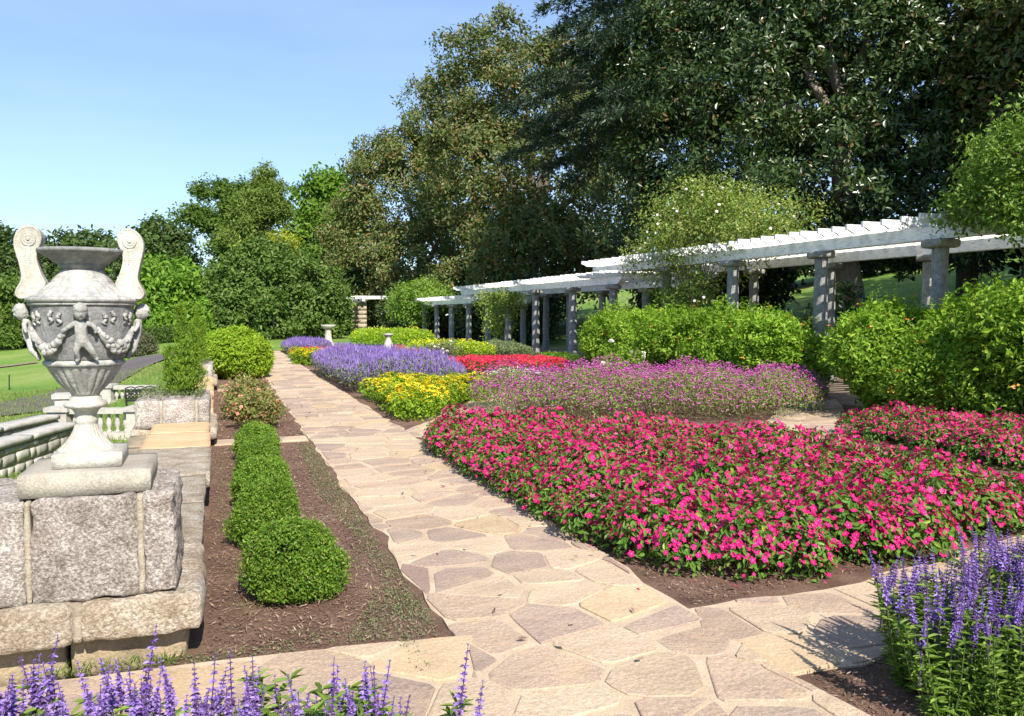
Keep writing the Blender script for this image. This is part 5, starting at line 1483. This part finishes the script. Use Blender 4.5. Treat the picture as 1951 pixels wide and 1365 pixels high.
# low lime hedges
def hedge_mass(name, label, poly, n, h, mat, L, W, seed, flo='orange', nfl=60, fr=.03):
    return mass(name, label, poly, n, nfl, h, mat, flo, 'disc', L, W, seed, fr, .12, edge=.35, up=.5)
hedge_mass('lime_hedge', 'low yellow-green hedge behind the birdbath', [(5.9, 37.5), (9.6, 37.5), (9.9, 41), (9.3, 44), (6.4, 43)], 14000, .85, 'lime', .11, .055, 61, 'yellow', 200, .03)
hedge_mass('lime_hedge', 'low yellow-green hedge in front of the far pergola columns', [(6.1, 28.0), (8.3, 26.9), (9.3, 27.4), (9.6, 31), (8.8, 33.5), (6.9, 32)], 13000, .56, 'lime', .09, .045, 62, 'yellow', 500, .025)
hedge_mass('grey_herb_hedge', 'low grey-green herb planting below the columns', [(9.3, 26.3), (10.0, 25.6), (10.2, 29.6), (9.7, 31), (9.2, 28.5)], 6000, .62, 'salvia_grey', .10, .03, 63, 'salvia_grey', 5)
hedge_mass('lime_hedge', 'short green edging hedge at the foot of the nearer columns', [(9.6, 22.2), (10.3, 21.8), (10.35, 25.2), (9.9, 25.4)], 5000, .42, 'boxwood', .07, .035, 64, 'lime', 5)
# white rose bushes
def rose_bush(label, x, y, h, r, leaf, flo, nfl, seed, fr=.035, nl=240):
    rng = np.random.default_rng(seed); t = thing('rose_bush', label, 'bush', (x, y, 0))
    nb = NB(); P, O = clump_points(rng, [(0, 0, h * .55, r, r, h * .47)], nl, (.35, 1.05), .3); P[:, 2] = np.maximum(P[:, 2], .06)
    whorls(nb, rng, P, O, 6, .03, .05, .03, .4, 'd', 1.0, zmin=0); nb.build('foliage', M[leaf], t)
    rr = random.Random(seed)
    for k in range(6):
        a = rr.uniform(0, 6.28)
        nb = NB(); add_tube(nb, [(0, 0, -.05), (r * .3 * math.cos(a), r * .3 * math.sin(a), h * .4), (r * .7 * math.cos(a), r * .7 * math.sin(a), h * .9)], [.012, .009, .005], 5); nb.build('cane', M['cane'], t)
    P, O = clump_points(rng, [(0, 0, h * .6, r, r, h * .45)], nfl, (.95, 1.08), .2)
    sn = NB(); add_flowers(sn, rng, np.array([[0, 0, 0], [0, 0, .012], [0, 0, .02]]) * fr / .035, np.array([[0, 0, 1.0], [.15, .1, 1], [-.1, .1, 1]]), np.array([1, .75, .45]) * fr, 0, None, 5, .3); me = sn.mesh('blossom', M[flo])
    for p, o in zip(P, O):
        if p[2] < .1: continue
        obj('blossom', me, t, p, Vector(norm((o + np.array([0, -.6, .3]))[None])[0]).to_track_quat('Z', 'Y').to_euler())
    return t
rose_bush('rose bush with large white blooms rising out of the purple amaranth', 7.0, 13.75, 1.05, .55, 'hedge', 'petal_white', 16, 71, .06, 420)
rose_bush('grey-green rose bush with few white blooms before the low lime hedge', 6.9, 26.2, .64, .6, 'grey_shrub', 'petal_white', 22, 72, .05, 520)
rose_bush('salmon flowered rose bush just behind the rearmost boxwood', .50, 11.9, .46, .33, 'rose_red_leaf', 'salmon', 7, 73, .028, 380)
rose_bush('salmon flowered rose bush with reddish leaves, middle of the three in the mulch bed', .36, 13.0, .52, .33, 'rose_red_leaf', 'salmon', 18, 74, .034, 340)
rose_bush('rose bush with reddish young leaves, farthest of the three in the mulch bed', .50, 14.3, .52, .34, 'rose_red_leaf', 'salmon', 6, 75, .03, 340)

# ---------------------------------------------------------------- tall lantana shrubs before the pergola
def tall_shrub_parts(seed, n=2600):
    rng = np.random.default_rng(seed); nb = NB()
    E = [(0, 0, .75, .95, .95, .85), (.45, .2, 1.0, .6, .6, .62), (-.45, -.1, .95, .62, .6, .6), (.1, -.45, .6, .65, .6, .6)]
    P, O = clump_points(rng, E, n, (.62, 1.04), .22); P[:, 2] = np.maximum(P[:, 2], .05)
    whorls(nb, rng, P, O, 9, .05, .088, .042, .75, 'd', .8, .5, zmin=0.0)
    # upright shoots
    k = 170; P2, O2 = clump_points(rng, E, k, (.9, 1.05), .2); P2 = P2[P2[:, 2] > .7]
    for s in range(6):
        whorls(nb, rng, P2 + np.array([0, 0, .05 * s]) + rng.normal(size=P2.shape) * .01, np.tile([[0, 0, 1.0]], (len(P2), 1)), 4, .012, .075 - .007 * s, .034 - .003 * s, 1, 'd', 1.0, .2)
    fol = nb.mesh('foliage', M['hedge'])
    P, O = clump_points(rng, E, 60, (.98, 1.08), .2); P = P[P[:, 2] > .5]; m = 7
    Pm = np.repeat(P, m, 0) + rng.normal(size=(len(P) * m, 3)) * np.array([.022, .022, .010])
    nb = NB(); add_flowers(nb, rng, Pm, rng.normal(size=Pm.shape) * .5 + np.array([0, -.3, 1]), .015, 0, None, 3)
    flo = nb.mesh('flowers', M['orange'])
    nb = NB(); rr = random.Random(seed)
    for q in range(9):
        a = rr.uniform(0, 6.28); add_tube(nb, [(.1 * math.cos(a), .1 * math.sin(a), -.05), (.4 * math.cos(a), .4 * math.sin(a), .7), (.7 * math.cos(a), .7 * math.sin(a), 1.3)], [.02, .014, .006], 5)
    return fol, flo, nb.mesh('stems', M['cane'])
TS = [tall_shrub_parts(500 + k) for k in range(3)]
hs = [(9.75, 19.3, .86, 1.0, 'tall lantana shrub at the left end of the long hedge before the pergola'),
      (9.85, 17.7, .98, 1.0, 'tall lantana shrub second from the left in the long hedge'),
      (9.80, 16.1, 1.0, 1.0, 'tall lantana shrub in the middle of the hedge under the climbing rose'),
      (9.90, 14.6, 1.02, 1.0, 'tall lantana shrub second from the right in the long hedge'),
      (9.95, 13.25, 1.0, .98, 'tall lantana shrub at the right end of the long hedge, beside the gap'),
      (10.3, 10.2, 1.05, 1.06, 'tall lantana shrub just right of the gap in the hedge'),
      (10.25, 8.8, 1.05, 1.08, 'tall orange-flecked lantana shrub right of the gap, second along'),
      (10.25, 7.6, 1.15, 1.22, 'tallest lantana shrub, at the right edge of the picture'),
      (9.6, 8.55, .80, .85, 'lower lantana shrub leaning over the right-hand vinca bed')]
for i, (x, y, s, sz, lab) in enumerate(hs):
    t = thing('lantana_shrub', lab, 'shrub', (x, y, 0), i * 1.7, 'tall lantana shrubs before the pergola'); t.scale = (s, s, sz)
    obj('foliage', TS[i % 3][0], t); obj('flowers', TS[i % 3][1], t)['kind'] = 'stuff'; obj('stems', TS[i % 3][2], t)

# ---------------------------------------------------------------- thujas on the pedestals
def thuja(label, x, y, z, h, w, seed, tips):
    rng = np.random.default_rng(seed); t = thing('thuja', label, 'conifer', (x, y, z))
    nb = NB()
    E = [(0, 0, h * .20, w * .5, w * .5, h * .21), (0, 0, h * .40, w * .34, w * .34, h * .22)] + [(tx * w, ty * w, h * th, w * .105, w * .105, h * tl) for tx, ty, th, tl in tips]
    P, O = clump_points(rng, E, 1500, (.45, 1.05), .25, .4); P[:, 2] = np.maximum(P[:, 2], .02)
    T = norm(O * .35 + np.array([0, 0, 1.0]) + rng.normal(size=P.shape) * .25)
    m = 7; Pm = np.repeat(P, m, 0) + rng.normal(size=(len(P) * m, 3)) * .012
    D = norm(np.repeat(T, m, 0) + rng.normal(size=Pm.shape) * .45)
    add_leaves(nb, Pm, D, np.repeat(O, m, 0) + rng.normal(size=Pm.shape) * .4, .05 * rng.uniform(.6, 1.3, len(Pm)), .012, 'd', .1)
    nb.build('foliage', M['thuja'], t)
    nb = NB(); add_tube(nb, [(0, 0, -.06), (0, 0, h * .5)], [.03, .01], 6); nb.build('trunk', M['bark'], t)
thuja('nearer golden-green thuja growing on a granite pedestal', -.40, 11.15, .575, 1.14, .44, 81, [(-.10, 0, .70, .14), (-.08, 0, .90, .10), (.26, 0, .50, .16), (.28, 0, .64, .10), (-.42, 0, .42, .13)])
thuja('farther slender golden-green thuja growing on the next pedestal', -.42, 18.9, .545, 1.25, .42, 82, [(0, 0, .72, .14), (.02, 0, .92, .09), (.3, 0, .62, .12), (-.28, 0, .58, .12)])
nb = NB(); rng = np.random.default_rng(83)
for y0, y1, z0 in ((10.6, 11.85, .58), (18.25, 19.5, .55)):
    q = np.column_stack([rng.uniform(-.9, -.16, 700), rng.uniform(y0, y1, 700), z0 + rng.uniform(0, .05, 700)])
    add_leaves(nb, q, norm(rng.normal(size=q.shape) + np.array([0, 0, .8])), np.tile([[0, 0, 1.0]], (700, 1)) + rng.normal(size=q.shape) * .3, .05, .014)
tag(nb.build('ground_cover', M['thyme']), 'low creeping ground cover on the pedestal tops', kind='stuff')

# ---------------------------------------------------------------- climbers on the pergola
def climber(name, label, cat, base, E, mat, n, m, spread, L, W, seed, canes, flo=None, nfl=0, fr=.03, shell=(.3, 1.1), bumpy=.35):
    rng = np.random.default_rng(seed); rr = random.Random(seed)
    t = thing(name, label, cat, base)
    El = [(e[0] - base[0], e[1] - base[1], *e[2:]) for e in E]
    P, O = clump_points(rng, El, n, shell, bumpy, .2)
    nb = NB(); whorls(nb, rng, P, O, m, spread, L, W, .4, 'd', 1.0, .6, zmin=.1); nb.build('foliage', M[mat], t)
    for k in range(canes):
        e = rr.choice(El); a = rr.uniform(0, 6.28); q = rr.uniform(.6, 1.15)
        end = (e[0] + e[3] * q * math.cos(a), e[1] + e[4] * q * math.sin(a), e[2] + e[5] * rr.uniform(.2, 1.0))
        mid = (end[0] * .45 + rr.uniform(-.3, .3), end[1] * .45 + rr.uniform(-.3, .3), max(.6, end[2] * .75))
        nb = NB(); add_tube(nb, [(rr.uniform(-.25, .25), rr.uniform(-.25, .25), -.05), (mid[0] * .4, mid[1] * .4, mid[2] * .5), mid, tuple((mid[i] + end[i]) / 2 + (0.25 if i == 2 else 0) for i in range(3)), end], [.016, .014, .011, .008, .004], 5)
        nb.build('cane', M['cane'], t)
    if flo:
        P, O = clump_points(rng, El, nfl, (.95, 1.1), .2)
        sn = NB(); add_flowers(sn, rng, np.array([[0, 0, 0], [0, 0, .012]]), np.array([[0, 0, 1.0], [.2, .1, 1]]), np.array([1, .7]) * fr, 0, None, 5, .3); me = sn.mesh('blossom', M[flo])
        for p, o in zip(P, O): obj('blossom', me, t, p, Vector(norm((o + np.array([-.3, -.6, .3]))[None])[0]).to_track_quat('Z', 'Y').to_euler())
    return t
climber('climbing_rose', 'white flowered climbing rose sprawling over the middle of the pergola', 'rose', (10.9, 17.6, 0),
        [(11.5, 17.4, 3.75, 1.5, 1.7, .85), (11.6, 16.1, 3.6, 1.3, 1.2, .65), (11.6, 18.9, 3.6, 1.2, 1.1, .7), (11.3, 17.5, 4.3, 1.0, 1.3, .55), (10.85, 18.3, 2.2, .5, .9, .9), (10.8, 17.2, 1.9, .45, .8, .8), (11.4, 20.3, 3.1, .9, .9, .5)],
        'rose_leaf', 2700, 8, .09, .085, .046, 91, 40, 'petal_white', 110, .04)
climber('climbing_vine', 'bright green vine smothering the near end of the pergola at right', 'vine', (11.0, 7.5, 0),
        [(10.9, 8.9, 3.45, .75, .7, .50), (11.2, 9.0, 3.95, .75, .7, .5), (11.3, 8.2, 4.1, .9, .8, .7), (10.6, 9.4, 3.15, .45, .5, .28), (11.2, 7.4, 3.5, .9, .9, .8), (10.5, 8.4, 3.0, .4, .6, .35)],
        'vine', 2900, 8, .07, .085, .04, 92, 14)
climber('climbing_vine', 'light green vine heaped over the far end of the pergola', 'vine', (10.9, 48.5, 0),
        [(11.6, 46.6, 2.6, 1.7, 1.8, .75), (11.5, 48.6, 2.6, 1.6, 1.9, .75), (10.7, 47.4, 1.8, .9, 1.8, .9), (11.9, 50.4, 2.2, 1.3, 1.4, .6), (11.9, 44.6, 2.3, 1.2, 1.2, .45)],
        'vine', 2500, 8, .14, .17, .08, 93, 10)
climber('climbing_vine', 'ragged green vine wrapping one column in the middle of the pergola', 'vine', (10.9, 31.9, 0),
        [(10.9, 31.9, 1.5, .55, .8, .9), (10.8, 32.6, 2.0, .5, .8, .5), (11, 31, 2.2, .5, .6, .3)],
        'rose_leaf', 700, 7, .10, .11, .06, 94, 8)
# lower boughs of the huge magnolia showing beneath the beams
shrub_at('young_magnolia', 'glossy young magnolia glimpsed under the pergola beam', 'shrub', (15.6, 17.9, ground_h(15.6, 17.9)), [(0, 0, 1.2, .9, .9, .7), (.3, .2, 1.9, .6, .6, .5)], M['magnolia_dark'], 130, 8, .10, .20, .085, 95, kind='o')

# ---------------------------------------------------------------- foreground salvias
def spike_mesh(seed, L=.15, full=1.0):
    rng = np.random.default_rng(seed); nb = NB()
    bend = rng.uniform(-.03, .03, 2)
    add_tube(nb, [(0, 0, -.13), (bend[0] * .2, bend[1] * .2, 0), (bend[0], bend[1], L)], [.0028, .0024, .0012], 4, 1)
    w = 11
    for k in range(w):
        s = k / (w - 1); z = L * s; rr = .0165 * (1 - .70 * s ** 2) * full
        c = np.array([bend[0] * s, bend[1] * s, z]); n = 8
        a = rng.uniform(0, 6.28) + np.arange(n) * 6.28 / n
        D = norm(np.stack([np.cos(a), np.sin(a), rng.uniform(-.1, .5, n)], 1))
        P = np.tile(c, (n, 1)) + rng.normal(size=(n, 3)) * .0015
        fresh = rng.random(n) < (.75 if full > .9 else .35)
        for flag, mt in ((True, 0), (False, 1)):
            i = fresh == flag
            if i.any():
                add_leaves(nb, P[i], D[i], np.tile([[0, 0, 1.0]], (i.sum(), 1)) + rng.normal(size=(i.sum(), 3)) * .3, rr * rng.uniform(.9, 1.5, i.sum()), rr * .8, 'o', .2, .25, mt)
    return nb.mesh('flower_spike', [M['violet'], M['violet_dark']])
SPK = [spike_mesh(600 + k, .11 + .018 * k, 1.0 if k % 3 else .8) for k in range(6)]
def salvia_foliage(seed, h=.46, r=.20, ns=18):
    rng = np.random.default_rng(seed); nb = NB(); tips = []; sb = NB()
    for s in range(ns):
        a = rng.uniform(0, 6.28); q = np.sqrt(rng.uniform(0, 1)) * r; hh = h * rng.uniform(.72, 1.08)
        top = np.array([q * math.cos(a) * 1.15, q * math.sin(a) * 1.15, hh]); b = np.array([q * .3 * math.cos(a), q * .3 * math.sin(a), -.03])
        add_tube(sb, [b, (b + top) / 2 + np.array([q * .15 * math.cos(a), q * .15 * math.sin(a), 0]), top], [.004, .0035, .0025], 4)
        for k in range(9):
            t_ = .12 + .88 * k / 8; c = b + (top - b) * t_
            n = 5; w = rng.uniform(0, 6.28) + np.arange(n) * 6.28 / n
            D = norm(np.stack([np.cos(w), np.sin(w), rng.uniform(.1, .8, n)], 1))
            N = norm(np.array([0, 0, 1.0]) - D * .3 + rng.normal(size=(n, 3)) * .25)
            add_leaves(nb, np.tile(c, (n, 1)), D, N, rng.uniform(.045, .085, n) * (1.15 - .35 * t_), rng.uniform(.012, .020, n), 'o', .12, .28)
        tips.append(top)
    return nb.mesh('foliage', M['salvia_leaf']), sb.mesh('stems', M['stem']), tips
SF = [salvia_foliage(620 + k) for k in range(4)]
def salvia(x, y, k, rz, s, label, group, seed, nsp=7, zo=(-.03, .10)):
    rr = random.Random(seed); t = thing('salvia_plant', label, 'flower', (x, y, 0), rz, group); t.scale = (s, s, s)
    obj('foliage', SF[k][0], t); obj('stems', SF[k][1], t)
    tips = list(SF[k][2]); rr.shuffle(tips)
    for tp in tips[:nsp]:
        z = rr.uniform(*zo)
        obj('flower_spike', rr.choice(SPK), t, (tp[0], tp[1], tp[2] + z - .02), (rr.uniform(-.14, .14), rr.uniform(-.14, .14), rr.uniform(0, 6)), (1.0, 1.0, rr.uniform(.8, 1.2)))
    return t
rnd = random.Random(31)
for i, (x, y) in enumerate(fill([(-.80, 2.34), (-.72, 2.72), (0, 2.46), (.58, 2.24), (.60, 1.94), (0, 2.06)], .165, rnd)):
    salvia(x, y, i % 4, rnd.uniform(0, 6.28), rnd.uniform(.98, 1.06) if x > .08 else rnd.uniform(.88, 1.0), 'purple salvia plant in the clump along the bottom left edge', 'purple salvias in the front left clump', i, 14, (-.10, -.01) if x > .08 else (-.03, .07))
for i, (x, y) in enumerate(fill([(2.58, 2.78), (2.70, 2.25), (3.2, 1.85), (4.2, 2.2), (4.4, 3.0), (3.9, 3.06), (3.2, 2.9)], .225, rnd)):
    salvia(x, y, i % 4, rnd.uniform(0, 6.28), rnd.uniform(.76, .95), 'purple salvia plant in the clump at the bottom right corner', 'purple salvias in the front right clump', 100 + i, 12)

# ---------------------------------------------------------------- mulch chips, thyme, grass
rng = np.random.default_rng(901)
def spray(name, label, mat, polys, dens, L, W, lift=.004, flat=.25, up=0.0, kind='d'):
    nb = NB()
    for poly in polys:
        ar = abs(sum(poly[i][0] * poly[(i + 1) % len(poly)][1] - poly[(i + 1) % len(poly)][0] * poly[i][1] for i in range(len(poly)))) / 2
        n = int(ar * dens); q = scatter(rng, poly, n)
        P = np.column_stack([q, lift + rng.uniform(0, .012, n)])
        D = norm(np.column_stack([rng.normal(size=(n, 2)), np.abs(rng.normal(size=n)) * flat + up]))
        add_leaves(nb, P, D, np.array([0, 0, 1.0]) + rng.normal(size=P.shape) * flat, L * rng.uniform(.4, 1.5, n), W * rng.uniform(.5, 1.4, n), kind, .05, 0)
    return tag(nb.build(name, mat), label, kind='stuff')
spray('wood_chips', 'shredded bark chips strewn over the flower beds', M['chip'],
      [[(-.08, 4.0), (1.0, 3.92), (1.03, 10.4), (-.08, 10.4)]], 2600, .030, .006)
spray('wood_chips', 'shredded bark chips at the corner of the vinca bed', M['chip'],
      [[(2.42, 3.85), (3.1, 3.92), (4.4, 4.15), (5.5, 4.5), (5.4, 4.9), (3.4, 4.6), (2.6, 5.2), (2.42, 5.4)], [(2.4, 2.0), (3.1, 1.9), (3.0, 2.95), (2.42, 2.95)]], 2200, .026, .006)
spray('wood_chips', 'shredded bark chips in the beds farther along the path', M['chip'],
      [[(-.02, 11.0), (1.03, 11.0), (1.03, 17.9), (-.02, 17.9)], [(2.45, 12.3), (3.2, 12.4), (3.6, 13.2), (2.5, 14)]], 700, .05, .010)
strip = [(.86, 4.2), (1.03, 4.0), (1.05, 10.3), (.90, 10.3), (.80, 7.4), (.92, 5.6)]
spray('creeping_thyme', 'creeping thyme spilling along the left edge of the path', M['thyme'], [strip, [(.55, 3.95), (1.0, 3.88), (1.02, 4.6), (.84, 4.7)], [(-.25, 3.96), (.35, 3.93), (.3, 4.05), (-.2, 4.06)], [(.80, 3.5), (.875, 3.5), (.875, 3.9), (.80, 3.92)], [(.75, 15.8), (1.02, 15.6), (1.04, 17.6), (.8, 17.8)]], 5200, .014, .007, .004, .5, .25)
spray('creeping_thyme', 'thin patches of thyme scattered through the mulch', M['thyme'], [[(-.05, 6.2), (.1, 6.1), (.12, 9.8), (0, 10)], [(.6, 5.0), (.95, 5.1), (.92, 5.7), (.7, 5.6)], [(.2, 4.0), (.7, 3.95), (.7, 4.15), (.3, 4.2)]], 1600, .014, .007, .004, .5, .25)
# weeds at the foot of the urn pedestal
spray('grass_tuft', 'weedy grass growing along the foot of the urn pedestal', M['grass'], [[(-.75, 3.98), (-.2, 3.98), (-.15, 4.06), (-.75, 4.06)]], 5200, .055, .006, .0, .6, .7)
# rough grass on the lower terrace that shows beside the urn
nb = NB()
q = np.column_stack([rng.uniform(-9, -1.1, 26000), rng.uniform(9, 32, 26000)])
z = np.array([ground_h(a, b) for a, b in q])
P = np.column_stack([q, z])
add_leaves(nb, P, norm(rng.normal(size=P.shape) * .5 + np.array([0, 0, 1.0])), rdir(rng, len(P)), .13 * rng.uniform(.5, 1.3, len(P)), .02, 'd', .1)
tag(nb.build('rough_grass', M['grass']), 'rough grass on the lower terrace', kind='stuff')

# leaf litter and petals dropped on the paving
spray('leaf_litter', 'small dry leaves scattered over the stone path', M['chip'], [[(1.15, 3.2), (2.35, 3.2), (2.35, 16), (1.15, 16)]], 5, .05, .022, .030, .3)
spray('fallen_petals', 'dropped pink petals on the mulch and paving edge', M['pink'], [[(2.2, 3.7), (3.2, 3.8), (4.2, 4.0), (4.1, 4.2), (3.0, 4.2), (2.5, 4.6), (2.3, 7), (2.15, 7)]], 22, .022, .018, .026, .3)
